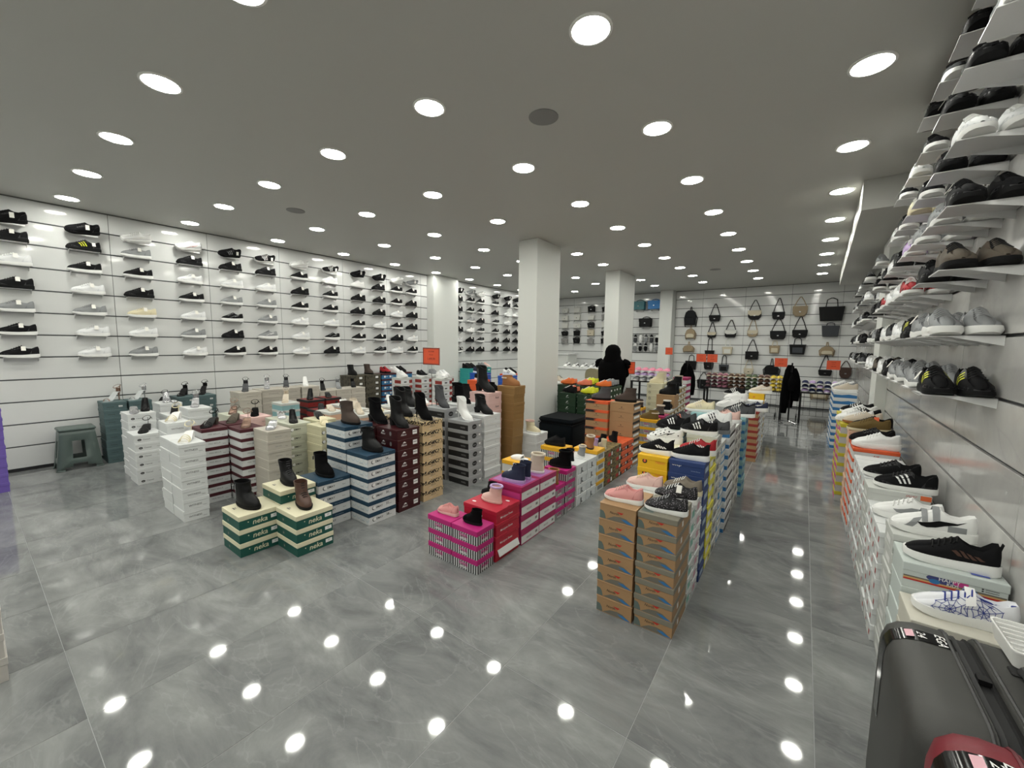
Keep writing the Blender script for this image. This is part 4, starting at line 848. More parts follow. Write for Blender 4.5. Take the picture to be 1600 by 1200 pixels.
T = stack('peach', -3.98, 2.60, 7, 'fourth peach stack'); put(T, 'slingback', SM(BEIGE, BEIGE), 'beige flat slingback on fourth peach box stack', -.3)
T = stack('peach', -3.98, 2.86, 7, 'fifth peach stack'); put(T, 'pump', SM(CREAM, CREAM), 'cream pointed pump on fifth peach box stack', -.3, cat='pump')
T = stack('peach', -4.2, 3.2, 7, 'sixth peach stack'); put(T, 'pump', SM(WHT, WHT), 'white pump on sixth peach box stack', -.3, cat='pump')
T = stack('blush', -3.85, 3.15, 8, 'stack behind leopard lids'); put(T, 'pump', SM(BEIGE, CREAM), 'nude pump on blush stack behind leopard boxes', -.3, cat='pump')
T = stack('blush', -3.9, 3.5, 8, 'second row behind grey boxes'); put(T, 'pump', SM(WHT, CREAM), 'white-trimmed pump on blush stack behind grey boxes', -.3, cat='pump')
# --- women's boots
T = stack('neka', -3.055, 1.05, 3, 'left front stack', jit=.002); put(T, 'ankle_boot', B_(BLKL), 'black slip-on ankle boot on left front NEKA stack', R0+.15, -.01, -.01, .96, cat='boot')
T = stack('neka', -2.755, 1.29, 3, 'right front stack', jit=.002); put(T, 'lace_boot', B_(BRN, RUBB, laces=LACEB), 'brown lace-up boot on right front NEKA stack', R0-.15, -.01, 0, .9, cat='boot')
T = stack('neka', -3.055, 1.325, 4, 'rear stack', jit=.002); put(T, 'lace_boot', B_(BLKL, laces=DGRY), 'black lace-up boot on the rear NEKA stack', R0-.05, 0, 0, .92, cat='boot')
T = stack('blue', -3.03, 1.585, 4, 'lowest stack in front'); put(T, 'ankle_boot', B_(BLKS), 'black suede ankle boot on the lowest blue-lidded stack', R0, 0, 0, .95, cat='boot')
stk0 = len(COL.objects); T = stack('blue', -2.79, 1.875, 6, 'stack nearest the aisle', jit=.002); put(T, 'strap_boot', B_(BLKL), 'black strapped boot on aisle blue-lidded stack', R0, .02, 0, .96, cat='boot')
for o in list(COL.objects)[stk0:]:
    if o.parent is None and o.get('category') == 'shoe box' and '_b' in o:
        k = int(round(o.location.z/BOXES['blue']['h'])); num = ['38', '35', '36', '38', '37', '34'][k]
        P = Print(BOXES['blue']['w'], BOXES['blue']['d'], BOXES['blue']['h'], .034); P.text('r', .05, .038, .03, num, iK, bold=.006)
        KIDS[o.name].append(link('size_number', P.body.mesh('size_number', False), o))
T = stack('blue', -3.10, 1.875, 8, 'tallest stack'); put(T, 'strap_boot', B_(DBRN), 'dark brown buckled ankle boot on tallest blue-lidded stack', R0-.05, .02, 0, .98, cat='boot')
T = stack('maroon', -2.80, 2.19, 8, 'stack nearest the aisle'); put(T, 'tall_heel_boot', B_(BLKL), 'black heeled boot on aisle maroon stack', R0-.1, .02, 0, .95, cat='boot')
T = stack('maroon', -3.11, 2.19, 8, 'inner stack'); put(T, 'block_heel_boot', B_(BLKS), 'black suede heeled boot on inner maroon stack', R0-.05, .02, 0, 1.05, cat='boot')
T = stack('leo', -2.81, 2.485, 8, 'stack nearest the aisle'); put(T, 'stiletto_boot', B_(BLKS), 'black suede stiletto boot on aisle leopard-lidded stack', R0-.05, .02, 0, 1.0, cat='boot')
T = stack('leo', -3.12, 2.485, 8, 'inner stack'); put(T, 'tall_heel_boot', B_(BLKL), 'black pointed boot on inner leopard-lidded stack', R0-.05, .03, 0, 1.0, cat='boot')
T = stack('greyb', -2.755, 3.05, 7, 'stack nearest the aisle', jit=.007); put(T, 'stiletto_boot', SM(WHT, WHT), 'white stiletto ankle boot on aisle grey stack', R0-.1, 0, 0, .95, cat='boot')
T = stack('greyb', -3.10, 3.05, 8, 'inner stack'); put(T, 'stiletto_boot', B_(DGRY, RUBB), 'charcoal stiletto boot on inner grey stack', R0-.1, 0, 0, .95, cat='boot')
T = stack('greyb', -3.42, 2.86, 8, 'stack behind leopard lids'); put(T, 'block_heel_boot', B_(BLKL), 'black block-heel boot on grey stack behind leopard lids', R0, 0, 0, 1.0, cat='boot')
T = stack('white2', -2.80, 3.36, 8, 'stack nearest the aisle', jit=.006); put(T, 'block_heel_boot', B_(BLKL), 'black block-heel ankle boot on aisle white stack', R0-.05, .02, 0, 1.0, cat='boot')
T = stack('white2', -3.13, 3.36, 9, 'inner stack'); put(T, 'block_heel_boot', B_(BLKS), 'black suede ankle boot on inner white stack', R0, 0, 0, 1.1, cat='boot')
T = stack('nett', -3.06, 3.745, 8, 'stack nearest the aisle'); put(T, 'tall_heel_boot', B_(BLKL), 'tall black leather boot on aisle Nett stack', R0-.1, 0, 0, 1.15, cat='boot')
T = stack('nett', -3.40, 3.80, 7, 'inner stack'); put(T, 'work_boot', B_(BLK), 'black lined boot on inner Nett stack', R0, 0, 0, 1.0, cat='boot')
T = stack('tan', -2.93, 4.06, 9, 'tall stack by square pillar', jit=.006, lean=(.03, 0)); put(T, 'moccasin', SM(TANM, TANM), 'tan suede ankle boot on tall ochre stack', RL*.0, 0, 0, 1.05, cat='boot')
T = stack('tan', -3.24, 4.06, 8, 'inner stack', jit=.006); put(T, 'moccasin', SM(BLKS, CREAM), 'black suede shoe on inner ochre stack', R0, .04, 0, 1.0)
T = stack('low_white', -2.725, 4.30, 3, 'low stack before the ottoman'); put(T, 'fur_boot', SM(CREAM, RUBW, fur_collar=PINKL), 'cream leather ankle boot on low white stack', R0, .0, -.03, .85, cat='boot', tagged=True)
# --- stacks along the left wall beyond the sandals
LW = [('olive', 4.15, 8, 'first camouflage stack', 'lace_boot', BLKL, 'black lace boot'), ('olive', 4.5, 8, 'second camouflage stack', 'lace_boot', DBRN, 'dark brown boot'), ('bluered', 4.86, 8, 'first blue stack', 'sneaker', RED, 'red and black high sneaker'), ('bluered', 5.25, 8, 'second blue stack', 'sneaker', BLK, 'black sneaker')]
for key, y, n, w, mod, m, d in LW:
    T = stack(key, -6.66, y, n, w+' by left wall'); put(T, mod, SM(m, RUBB), f'{d} on {w} by left wall', R0, cat='boot' if 'boot' in d else 'shoe')
put((-6.72, 5.22, 8*.11), 'sneaker', SM(WHT, RUBW), 'white sneaker between black ones on blue and maroon boxes', R0)
WB = [(-5.95, 4.75, 'white leather sneaker', WHT), (-5.85, 5.15, 'black mesh sneaker', BLK), (-5.6, 5.5, 'white low sneaker', WHTM), (-5.95, 5.55, 'grey and white sneaker', GRY), (-5.3, 5.15, 'white high sneaker', WHT)]
for k, (x, y, d, m) in enumerate(WB):
    T = stack('whbrown', x, y, 8, f'{ORD[k+1]} brown-ended stack'); put(T, 'sneaker', SM(m, RUBW), f'{d} on {ORD[k+1]} brown-ended white stack', R0-.1)
T = stack('turq', -6.55, 7.25, 8, 'stack past the half pillar'); put(T, 'runner', SM(BLK, RUBB), 'black runner on turquoise box stack', R0, 0, -.08); put(T, 'runner', SM(BLK, RUBB), 'second black runner on turquoise box stack', R0, 0, .09)
T = stack('cobalt', -5.35, 6.3, 8, 'stack in middle distance'); put(T, 'runner', SM(NAVY, RUBW), 'navy runner on the cobalt box stack', R0, 0, -.05)
T = stack('turq', -6.5, 7.7, 8, 'second stack past half pillar'); put(T, 'runner', SM(GRY, RUBW), 'grey runner on second turquoise stack', R0); put(T, 'runner', SM(PINKL, RUBW), 'pinkish runner on second turquoise stack', R0, 0, .12)
T = stack('orangeb', -4.75, 6.55, 8, 'stack left of square pillar'); put(T, 'runner', SM(BLK, RUBB), 'black runner on the orange box stack', R0)
T = stack('orangeb', -5.1, 6.0, 7, 'lower orange stack'); put(T, 'runner', SM(BLK, RUBW, side_stripes=WHT), 'black white-soled runner on lower orange stack', R0, .05)
T = stack('cobalt', -4.45, 6.1, 8, 'stack beside square pillar'); put(T, 'runner', SM(WHT, RUBW, side_stripes=BLK), 'white black-striped runner on cobalt stack beside pillar', R0)
# --- football boots behind the ottoman
GB = [(-2.52, 5.62, 8, YELL, 'yellow football boot on front right green stack'), (-2.83, 5.60, 8, BLK, 'black football boot on front left green stack'), (-2.40, 5.92, 9, ORNG, 'orange football boot on rear right green stack'), (-2.72, 5.90, 9, CORAL, 'coral football boot on rear middle green stack'), (-3.03, 5.90, 9, ORNG, 'orange football boot on rear left green stack'), (-2.42, 6.2, 9, GRY, 'grey football boot on rearmost green stack'), (-2.78, 6.2, 9, YELL, 'yellow football boot on rearmost middle green stack')]
for k, (x, y, n, m, d) in enumerate(GB):
    T = stack('greenb', x, y, n, d.split(' on ')[1].replace(' green', ' football')); put(T, 'football_boot', SM(m, RUBB, LACEW), d, RL-.3, 0, -.05, cat='football boot'); put(T, 'football_boot', SM([YELL, CORAL, GRY][k % 3], RUBB, LACEW), d.replace(' football', ' smaller football', 1) if 0 else ['lime', 'peach', 'pale grey'][k % 3]+' football boot beside '+d.split(' on ')[0].split()[0]+' one, '+d.split(' on ')[1], RL-.3, 0, .07, .92, cat='football boot')
T = stack('kraft', -1.64, 4.80, 7, 'stack nearest the aisle'); put(T, 'work_boot', B_(DBRN), 'dark brown hiking boot on kraft stack by aisle', RL+.2, 0, 0, 1.0, cat='boot')
T = stack('krafto', -1.955, 4.76, 7, 'inner stack'); put(T, 'work_boot', B_(DGRY), 'charcoal hiking shoe on inner orange-lidded stack', RL+.2, 0, 0, .95, cat='boot')
# --- kids boots row
T = stack('stripe', -1.62, 1.875, 3, 'right front stack', jit=.002); put(T, 'work_boot', B_(BLKS, laces=BLK, toe_cap=BLKS), 'black lace kids boot on right magenta striped stack', RL, 0, 0, .58, cat='boot')
T = stack('stripe', -1.852, 1.88, 3, 'left front stack', jit=.002); put(T, 'sneaker', SM(PINK, PINKL, PINK), 'dusty pink high kids sneaker on left magenta striped stack', RL, 0, 0, .62, tagged=False)
T = stack('heart', -1.615, 2.07, 4, 'stack behind striped boxes'); fo = MB().add([(0, 0, 0), (0, .24, .0), (.020, .24, -.045), (.020, 0, -.045), (0, 0, -.001), (0, .24, -.001), (.020, .24, -.046), (.020, 0, -.046)], [(0, 1, 2, 3), (4, 5, 6, 7), (0, 1, 5, 4), (2, 3, 7, 6), (1, 2, 6, 5), (0, 3, 7, 4)]).mesh('open_flap', False); fo = link('open_flap', fo, STACKED[-4], cW); fo.location = (.152, -.12, .085); KIDS[STACKED[-4].name].append(fo); put(T, 'fur_boot', B_(PINKL, PINKL, fur_collar=LILAC), 'pale pink kids boot with lilac fur on red stack', RL, 0, 0, .68, cat='boot'); put(T, 'strap_boot', B_(BLK), 'small black kids shoe behind pale pink boot', RL, -.09, .08, .55, cat='boot')
T = stack('magw', -1.61, 2.365, 4, 'first magenta-lidded stack'); put(T, 'work_boot', B_(NAVY, LILAC, laces=LACEW, toe_cap=NAVY), 'navy lace kids boot with lilac sole', RL, .02, -.04, .78, cat='boot'); put(T, 'work_boot', B_(NAVY, LILAC, laces=LACEW, toe_cap=NAVY), 'second navy kids boot behind the first', RL-.2, .01, .075, .78, cat='boot')
T = stack('magw', -1.61, 2.615, 4, 'second magenta-lidded stack'); put(T, 'fur_boot', B_(BEIGE, RUBW), 'cream quilted kids boot on second magenta-lidded stack', RL, 0, 0, .85, cat='boot')
T = stack('stripe', -1.62, 2.88, 3, 'lower stack mid row'); put(T, 'fur_boot', B_(TANM, TANM, fur_collar=TANM), 'tan suede kids boot on lower magenta striped stack', RL, 0, 0, .7, cat='boot')
T = stack('stripe', -1.62, 3.07, 4, 'taller stack mid row'); put(T, 'fur_boot', B_(BLKS, RUBB, fur_collar=BLKS), 'black suede kids boot on taller magenta striped stack', RL, 0, 0, .85, cat='boot')
T = stack('ylid', -1.94, 2.9, 4, 'stack left of cream boot'); put(T, 'slipper', SM(WHT, WHT), 'white kids clog on mustard-lidded box', RL, 0, 0, .7, cat='clog')
T = stack('jl', -1.615, 3.275, 4, 'first JL stack'); put(T, 'strap_boot', B_(BLK, ankle_strap=PINK), 'black kids shoe with pink trim on first JL stack', RL, -.03, 0, .6, cat='boot')
T = stack('jl', -1.615, 3.49, 4, 'second JL stack'); put(T, 'fur_boot', B_(GRY, RUBW), 'silver grey kids boot on second JL stack', RL-.9, .02, 0, .62, cat='boot')
T = stack('ylid', -1.615, 3.705, 4, 'stack behind JL boxes'); put(T, 'fur_boot', B_(TANM, DBRN), 'brown kids boot on mustard-lidded stack', RL-.9, .0, 0, .75, cat='boot')
T = stack('ystripe', -1.90, 3.54, 4, 'inner stack'); put(T, 'chunky_sneaker', SM(BLK, RUBB, LACEB), 'black kids shoe on inner yellow-lidded striped stack', RL, -.02, 0, .8, tagged=False)
T = stack('khaki', -1.62, 3.9, 4, 'first khaki stack'); put(T, 'work_boot', B_(LILAC, LILAC, toe_cap=LILAC), 'lilac kids boot on first khaki stack', RL-.8, -.03, 0, .6, cat='boot'); put(T, 'work_boot', B_(CREAM, CREAM, toe_cap=CREAM), 'cream kids boot beside lilac one', RL-.8, .05, .04, .6, cat='boot')
T = stack('khaki', -1.62, 4.135, 4, 'second khaki stack'); put(T, 'work_boot', B_(BLK), 'black kids boot on second khaki stack', RL-.5, -.05, 0, .6, cat='boot')
T = stack('orangek', -1.62, 4.37, 4, 'first orange stack'); put(T, 'work_boot', B_(BLK), 'black kids boot on first orange stack', RL-.8, 0, 0, .68, cat='boot')
T = stack('orangek', -1.62, 4.565, 4, 'second orange stack'); 
T = stack('ystripe', -1.62, 5.75, 4, 'stack nearest the aisle'); put(T, 'moccasin', SM(OLIV, OLIV), 'olive suede moccasin on yellow-lidded striped stack', RL, 0, 0, 1.0)
T = stack('magwhite', -1.60, 6.0, 4, 'low stack behind yellow striped boxes'); put(T, 'fur_boot', B_(TAUPE), 'grey kids boot on low dark pink lidded stack', RL, -.02, 0, .8, cat='boot')
T = stack('ystripe', -1.93, 6.02, 5, 'rear inner stack'); put(T, 'moccasin', SM(DBRN, RUBB), 'dark brown moccasin on rear yellow-lidded stack', RL, 0, 0, 1.0)
T = stack('goldw', -1.60, 6.34, 5, 'first gold stack'); put(T, 'fur_boot', B_(BLK, fur_collar=PAPER), 'black boot with white tag on first gold stack', RL, 0, 0, .8, cat='boot')
T = stack('goldw', -1.62, 6.62, 5, 'second gold stack'); T = stack('brownbig', T[0]+.14, T[1]-.125, 1, 'carton on the second gold stack', z0=T[2]); put(T, 'work_boot', B_(BLKL), 'black leather boot on large brown carton', RL, 0, 0, 1.0, cat='boot')
T = stack('goldw', -1.64, 6.90, 7, 'third gold stack'); put(T, 'work_boot', B_(BLKL), 'black boot on third gold stack', RL, 0, 0, 1.0, cat='boot')
T = stack('goldw', -1.66, 7.17, 8, 'fourth gold stack'); put(T, 'work_boot', B_(BLKL, RUBB), 'black laced boot on fourth gold stack', RL, 0, 0, .95, cat='boot')
T = stack('goldw', -1.68, 7.44, 8, 'fifth gold stack'); put(T, 'work_boot', B_(BEIGE, RUBW, toe_cap=BEIGE), 'cream lace boot on fifth gold stack', RL, -.03, 0, .95, cat='boot')
T = stack('magwhite', -1.68, 7.72, 8, 'tall stack at end of row')
T = stack('ivorylogo', -1.94, 7.1, 8, 'inner stack at end of row'); put(T, 'lace_boot', B_(CREAM, CREAM), 'ivory ankle boot on emblem box stack', RL, 0, 0, .95, cat='boot')
T = stack('ivorylogo', -2.0, 7.45, 8, 'second inner emblem stack'); put(T, 'lace_boot', B_(BEIGE, RUBW), 'pale beige lace boot on second emblem stack', RL, 0, 0, 1.0, cat='boot')
# --- kids sneakers row (A row)
T = stack('northg', -.452, 2.04, 7, 'front right stack', jit=.004); put(T, 'sneaker', SM(PATT, RUBW, LACEG), 'black patterned kids sneaker on grey-lidded front stack', RL, .02, -.07, .74, tagged=False)
T = stack('north', -.655, 2.035, 7, 'front left stack', jit=.003); put(T, 'sneaker', SM(PINK, RUBW, PINKL), 'pink mesh kids sneaker on front kraft stack', RL, -.0, -.06, .74, tagged=False)
T = stack('mint', -.452, 2.36, 7, 'second from front right', jit=.005); put(T, 'sneaker', SM(PATT, RUBW, LACEW), 'black floral kids sneaker with white tag', RL, .0, -.02, .82, tagged=True)
T = stack('pinkw', -.452, 2.50, 7, 'third from front right', jit=.005); put(T, 'sneaker', SM(mat('grey_beige_knit', '7d7468', .85), CREAM, LACEW), 'grey-beige kids sneaker behind floral one', RL-.1, .0, .0, .78, tagged=False)
T = stack('navyw', -.665, 2.36, 7, 'second from front left', jit=.005); put(T, 'sneaker', SM(PINKL, RUBW, CREAM), 'pale pink kids sneaker on white and navy box', RL, .0, .05, .78, tagged=False)
T = stack('deep', -.45, 2.665, 9, 'tall stack right side', jit=.004); put(T, 'sock_sneaker', SM(BLK, RUBW, LACEB, side_stripes=BLK, pull_tab=BLK), 'black kids sneaker with white sole on navy stack', RL, .0, .0, .80)
T = stack('trend', -.672, 2.66, 9, 'tall stack left side', jit=.003); put(T, 'sock_sneaker', SM(BLK, RUBW, LACEB, side_stripes=WHT, pull_tab=BLK), 'black kids sneaker with white stripe on yellow stack', RL, .0, .0, .78)
T = stack('lemon', -.45, 2.86, 9, 'stack behind navy boxes'); put(T, 'sock_sneaker', SM(RED, RUBW, LACEW, side_stripes=WHT, pull_tab=RED), 'red and black kids sneaker on lemon stack', RL, .01, -.045, .80); 
T = stack('pinkc', -.675, 2.87, 9, 'stack behind yellow boxes'); put(T, 'chunky_sneaker', SM(PATT2, RUBW, LACEW, side_stripes=BLK), 'white sneaker with black spots on cream stack', RL, -.02, .05, .85)
T = stack('ltgrey', -.45, 3.08, 10, 'first pale grey stack'); put(T, 'runner', SM(BLK, RUBW, LACEB, side_stripes=WHT), 'black three-stripe runner on first pale grey stack', RL, -.03, -.055, .85, tagged=False); put(T, 'runner', SM(DGRY, RUBG, LACEW, side_stripes=WHT), 'charcoal runner beside three-stripe one', RL-.15, .04, .06, .8, tagged=False)
T = stack('skyw', -.675, 3.09, 10, 'first sky blue stack'); put(T, 'runner', SM(BLK, RUBB, LACEB, side_stripes=WHT), 'black striped runner on first sky blue stack', RL, 0, 0, .85, tagged=False)
T = stack('skyw', -.45, 3.30, 9, 'second sky blue stack'); T = stack('skyw', -.675, 3.30, 10, 'third sky blue stack'); put(T, 'runner', SM(DGRY, RUBB, LACEB, side_stripes=CORAL), 'charcoal runner on third sky blue stack', RL, 0, 0, .85, tagged=False)
T = stack('wlid', -.43, 3.51, 10, 'right stack mid row'); put(T, 'runner', SM(WHT, RUBW, LACEW, side_stripes=BLK), 'white runner with black bars on blue-banded box', RL, -.02, -.08, .9, tagged=False); put(T, 'runner', SM(PINKL, RUBW, BLK, side_stripes=PINKL), 'pale runner with black collar behind white one', RL-.2, .03, .09, .85, tagged=False)
T = stack('wlid', -.67, 3.52, 9, 'left stack mid row')
for k, y in enumerate((3.86, 4.07, 4.28)):
    T = stack('ltgrey', -.45, y, 9, f'pale stack {ORD[k+2]} along aisle'); T = stack('whitek', -.67, y, 9, f'{ORD[k+1]} inner stack before aqua boxes')
T = stack('aquab', -.42, 4.5, 9, 'right aqua stack'); put(T, 'runner', SM(DGRY, RUBW, LACEW, side_stripes=GRY), 'charcoal knit runner on right aqua stack', RL, .05, -.065, 1.0, tagged=False); put(T, 'runner', SM(BLK, RUBW), 'black runner behind charcoal knit one', RL, .04, .07, 1.0, tagged=False)
T = stack('aquab', -.67, 4.49, 9, 'left aqua stack'); put(T, 'runner', SM(CREAM, RUBW, LACEW, side_stripes=BEIGE), 'beige runner on left aqua stack', RL, -.06, .0, 1.0, tagged=False)
T = stack('redk', -.42, 6.0, 8, 'front stack of far block'); put(T, 'chunky_sneaker', SM(NAVY, RUBW, LACEW, side_stripes=WHT), 'navy and white sneaker on red-lidded stack', RL, .03, -.05, 1.0)
T = stack('whitek', -.60, 6.02, 8, 'left of red-lidded boxes'); put(T, 'runner', SM(WHT, RUBW), 'white trainer left of the navy and white one', RL, -.10, .06, 1.0, tagged=False)
for k, y in enumerate((6.23, 6.44, 6.65)):
    T = stack('whitek', -.42, y, 8+k % 2, f'{ORD[k+1]} stack behind red lids'); T = stack('whitek', -.63, y, 9, f'{ORD[k+1]} inner stack behind red lids')
    if k == 0: put(T, 'runner', SM(WHT, RUBW), 'white trainer on inner far block', RL, 0, 0, 1.0, tagged=False)
T = stack('yelk', -.43, 6.86, 9, 'far end of block'); put(T, 'chunky_sneaker', SM(BEIGE, RUBW, LACEW, side_stripes=WHT), 'beige chunky sneaker on yellow box at far end', RL, .04, -.04, 1.0)
T = stack('whitek', -.64, 6.87, 9, 'far end inner stack'); put(T, 'runner', SM(BLK, RUBW, LACEW, side_stripes=WHT), 'black and white runner at far end of block', RL, -.09, .05, 1.0, tagged=False)
for k, y in enumerate((7.08, 7.29)): stack('whitek', -.44, y, 8, f'{ORD[k+1]} stack past yellow box')
# --- boxes along the right wall
LX = .39
T = stack('ivoryr', LX+.0, 2.0, 5, 'front stack behind dark suitcase', left=True); put(T, 'web_shoe', SM(WEB, RUBW, BLUE, web_print=BLUE, strap=WHT, lining=BLUE), 'white kids shoe with blue web print on ivory stack', RL-.05, .01, .0, .92)
T = stack('happy', LX, 2.225, 6, 'stack behind ivory boxes', left=True); put(T, 'sock_sneaker', SM(BLK, RUBW, BLKL, side_stripes=BRN, pull_tab=BLK), 'black knit sneaker with white sole on HAPPY KIDS stack', RL-.05, .0, -.03, .92)
T = stack('rgrey', LX, 2.45, 7, 'stack with strap sneaker', left=True); put(T, 'strap_sneaker', SM(WHT, RUBW, GRY, strap=GRY, second_strap=GRY, side_emblem=BLK, grey_overlay=GRY), 'white grey and black strap sneaker on third stack', RL-.05, .0, .0, .95)
LXa = .375
T = stack('rgrey', LXa, 3.20, 7, 'stack with black runner on right wall side', left=True, jit=.004); put(T, 'runner', SM(BLK, RUBW, LACEB, side_stripes=WHT), 'black runner with white bars on right-wall pale box', RL-.05, .03, -.03, .95, tagged=False)
for k, y in enumerate((2.665, 2.80, 2.935, 3.07, 3.41, 3.545, 3.68, 3.815, 3.95)):
    stack('rwhite', LXa+.0, y, 7 if y < 3.3 else 8, f'{ORD[k+1]} white stack along right wall', left=True, jit=.007)
put((LXa+.13, 2.94, 7*.083), 'low_top', SM(WHT, RUBW, LACEW, side_emblem=GRY, toe_overlay=WHT), 'white low-top trainer on first white right-wall stack', RL-.05, 0, 0, .95)
put((LXa+.13, 3.475, 8*.083), 'runner', SM(BLK, RUBW, LACEB, side_stripes=BLK), 'plain black runner on right-wall white stack', RL-.05, 0, 0, .95, tagged=False)
T = stack('rair', LXa, 4.16, 8, 'stack among white right-wall boxes', left=True); put(T, 'chunky_sneaker', SM(WHT, RUBW, LACEW, side_stripes=WHT), 'white trainer on orange-lidded right-wall stack', RL, 0, -.02, 1.0)
T = stack('rair', LXa, 4.38, 8, 'second orange-lidded stack', left=True); put(T, 'runner', SM(BLK, RUBB, LACEB), 'black trainer on second orange-lidded stack', RL, 0, 0, 1.0, tagged=False)
T = stack('corald', LXa, 4.60, 9, 'stack before yellow-lidded boxes', left=True); put(T, 'runner', SM(OLIV, CREAM), 'olive runner on coral striped stack', RL, 0, -.055, 1.0, tagged=False); put(T, 'sneaker', SM(BLK, RUBG, LACEB, price_tag=ORTAG), 'black trainer with orange tag on coral stack', RL, .03, .07, 1.0)
T = stack('yd', .335, 4.98, 8, 'stack facing the camera', left=True); put(T, 'sneaker', SM(BEIGE, TANM, LACEW), 'cream trainer with brown sole on yellow-lidded stack', RL, .05, -.04, 1.0, tagged=False); put(T, 'sneaker', SM(WHT, RUBW, LACEW), 'white trainer behind cream one on yellow-lidded stack', RL, .0, .08, 1.0, tagged=False)
for k, y in enumerate((5.24, 5.50, 5.76)):
    T = stack('yd', .36, y, 8, f'{ORD[k+1]} behind the facing stack', left=True)
    put(T, 'runner', SM([BLK, WHT, BLK][k], RUBW, LACEW, side_stripes=[WHT, BLK, WHT][k]), f'{["black", "white", "black-white"][k]} trainer on {ORD[k+1]} rear yellow-lidded stack', RL, .05, 0, 1.0, tagged=False)
for k, y in enumerate((7.55, 7.83, 8.11)):
    T = stack('bluewave', .40, y, 9, f'{ORD[k+1]} wave stack by right wall', left=True)
    put(T, 'runner', SM([BEIGE, GRY, WHT][k], RUBW, LACEW), f'{["beige", "grey", "white"][k]} trainer on {ORD[k+1]} blue wave stack', RL, 0, 0, 1.0, tagged=False)
# --- boxes cut by the left edge of the picture
stack('violet', -6.2, .0-.09, 9, 'stack at left edge of picture'); stack('ivory3', -2.735, -.27, 4, 'stack at lower left picture edge')
# ------------------------------------------------------------------ stool, ottoman, luggage
def grid_side(m, A, B, C_, D, nu, nv, hole, mat_=None):
    """bilinear patch A(0,0) B(1,0) C(1,1) D(0,1); cells for which hole(i,j) is true are left open"""
    A, B, C_, D = map(Vector, (A, B, C_, D)); us, vs = nu, nv
    P = [[(A*(1-u)+B*u)*(1-v)+(D*(1-u)+C_*u)*v for u in us] for v in vs]
    base = [p for r in P for p in r]; n = len(us); fs = []
    for j in range(len(vs)-1):
        for i in range(n-1):
            if not hole(i, j): fs.append((j*n+i, j*n+i+1, (j+1)*n+i+1, (j+1)*n+i))
    m.add(base, fs, mat_)
STOOLM = mat('grey_green_plastic', '55625e', .4)
st = thing('step_stool', 'grey-green plastic step stool standing against the left wall', 'stool', (-6.80, .75, 0), 0)
sm = MB(); wb_, wt_, hh = (.145, .185), (.115, .14), .45
cb = [(-wb_[0], -wb_[1]), (wb_[0], -wb_[1]), (wb_[0], wb_[1]), (-wb_[0], wb_[1])]; ct = [(-wt_[0], -wt_[1]), (wt_[0], -wt_[1]), (wt_[0], wt_[1]), (-wt_[0], wt_[1])]
for k in range(4):
    a, b = cb[k], cb[(k+1) % 4]; c, d = ct[(k+1) % 4], ct[k]
    grid_side(sm, (*a, .0), (*b, .0), (*c, hh), (*d, hh), (0, .16, .34, .66, .84, 1), (0, .09, .17, .3, .74, .9, 1), lambda i, j: (i == 2 and j in (3,)) or (i in (1, 2, 3) and j == 0) or (i == 2 and j == 1))
me = sm.mesh('side_walls'); o = link('side_walls', me, st, STOOLM); md = o.modifiers.new('thick', 'SOLIDIFY'); md.thickness = .008; md.offset = -1
tm = MB().cbox(-wt_[0]-.012, wt_[0]+.012, -wt_[1]-.012, wt_[1]+.012, hh-.004, hh+.03, .012)
link('seat', tm.mesh('seat'), st, STOOLM)
rimm = MB()
for k in range(4):
    a, b = cb[k], cb[(k+1) % 4]; A, Bv = Vector((*a, 0)), Vector((*b, 0))
    for s0, s1 in ((0, .17), (.83, 1)): rimm.tube([A.lerp(Bv, s0)+Vector((0, 0, .008)), A.lerp(Bv, s1)+Vector((0, 0, .008))], .008, None, 6)
link('foot_rim', rimm.mesh('foot_rim'), st, STOOLM)
VELV = mat('black_velvet', '080d11', .95, spec=.1, bump=.15, bscale=250); VELV.node_tree.nodes['Principled BSDF'].inputs['Sheen Weight'].default_value = 0.03
ot = thing('ottoman', 'large square black velvet ottoman in front of the white pillar', 'ottoman', (-2.78, 5.17, 0))
link('body', MB().cbox(-.275, .275, -.285, .285, .04, .38, .025).mesh('body'), ot, VELV); link('seat_cushion', MB().cbox(-.28, .28, -.29, .29, .385, .455, .03).mesh('seat_cushion'), ot, VELV)
link('piping', MB().tube([(-.277, -.287, .383), (.277, -.287, .383), (.277, .287, .383), (-.277, .287, .383)], .005, None, 6, closed=True).mesh('piping'), ot, BLK)
ft = MB().lathe([(.02, 0), (.025, .045)], None, 10).mesh('foot')
for sx in (-.23, .23):
    for sy in (-.24, .24): o = link('foot', ft, ot, BLKMET); o.location = (sx, sy, 0)
def rrect(w, h, r, n=5):
    P = []
    for cx, cy, a0 in ((w/2-r, h/2-r, 0), (-w/2+r, h/2-r, 90), (-w/2+r, -h/2+r, 180), (w/2-r, -h/2+r, 270)):
        for k in range(n+1):
            a = math.radians(a0+90*k/n); P.append((cx+r*math.cos(a), cy+r*math.sin(a)))
    return P
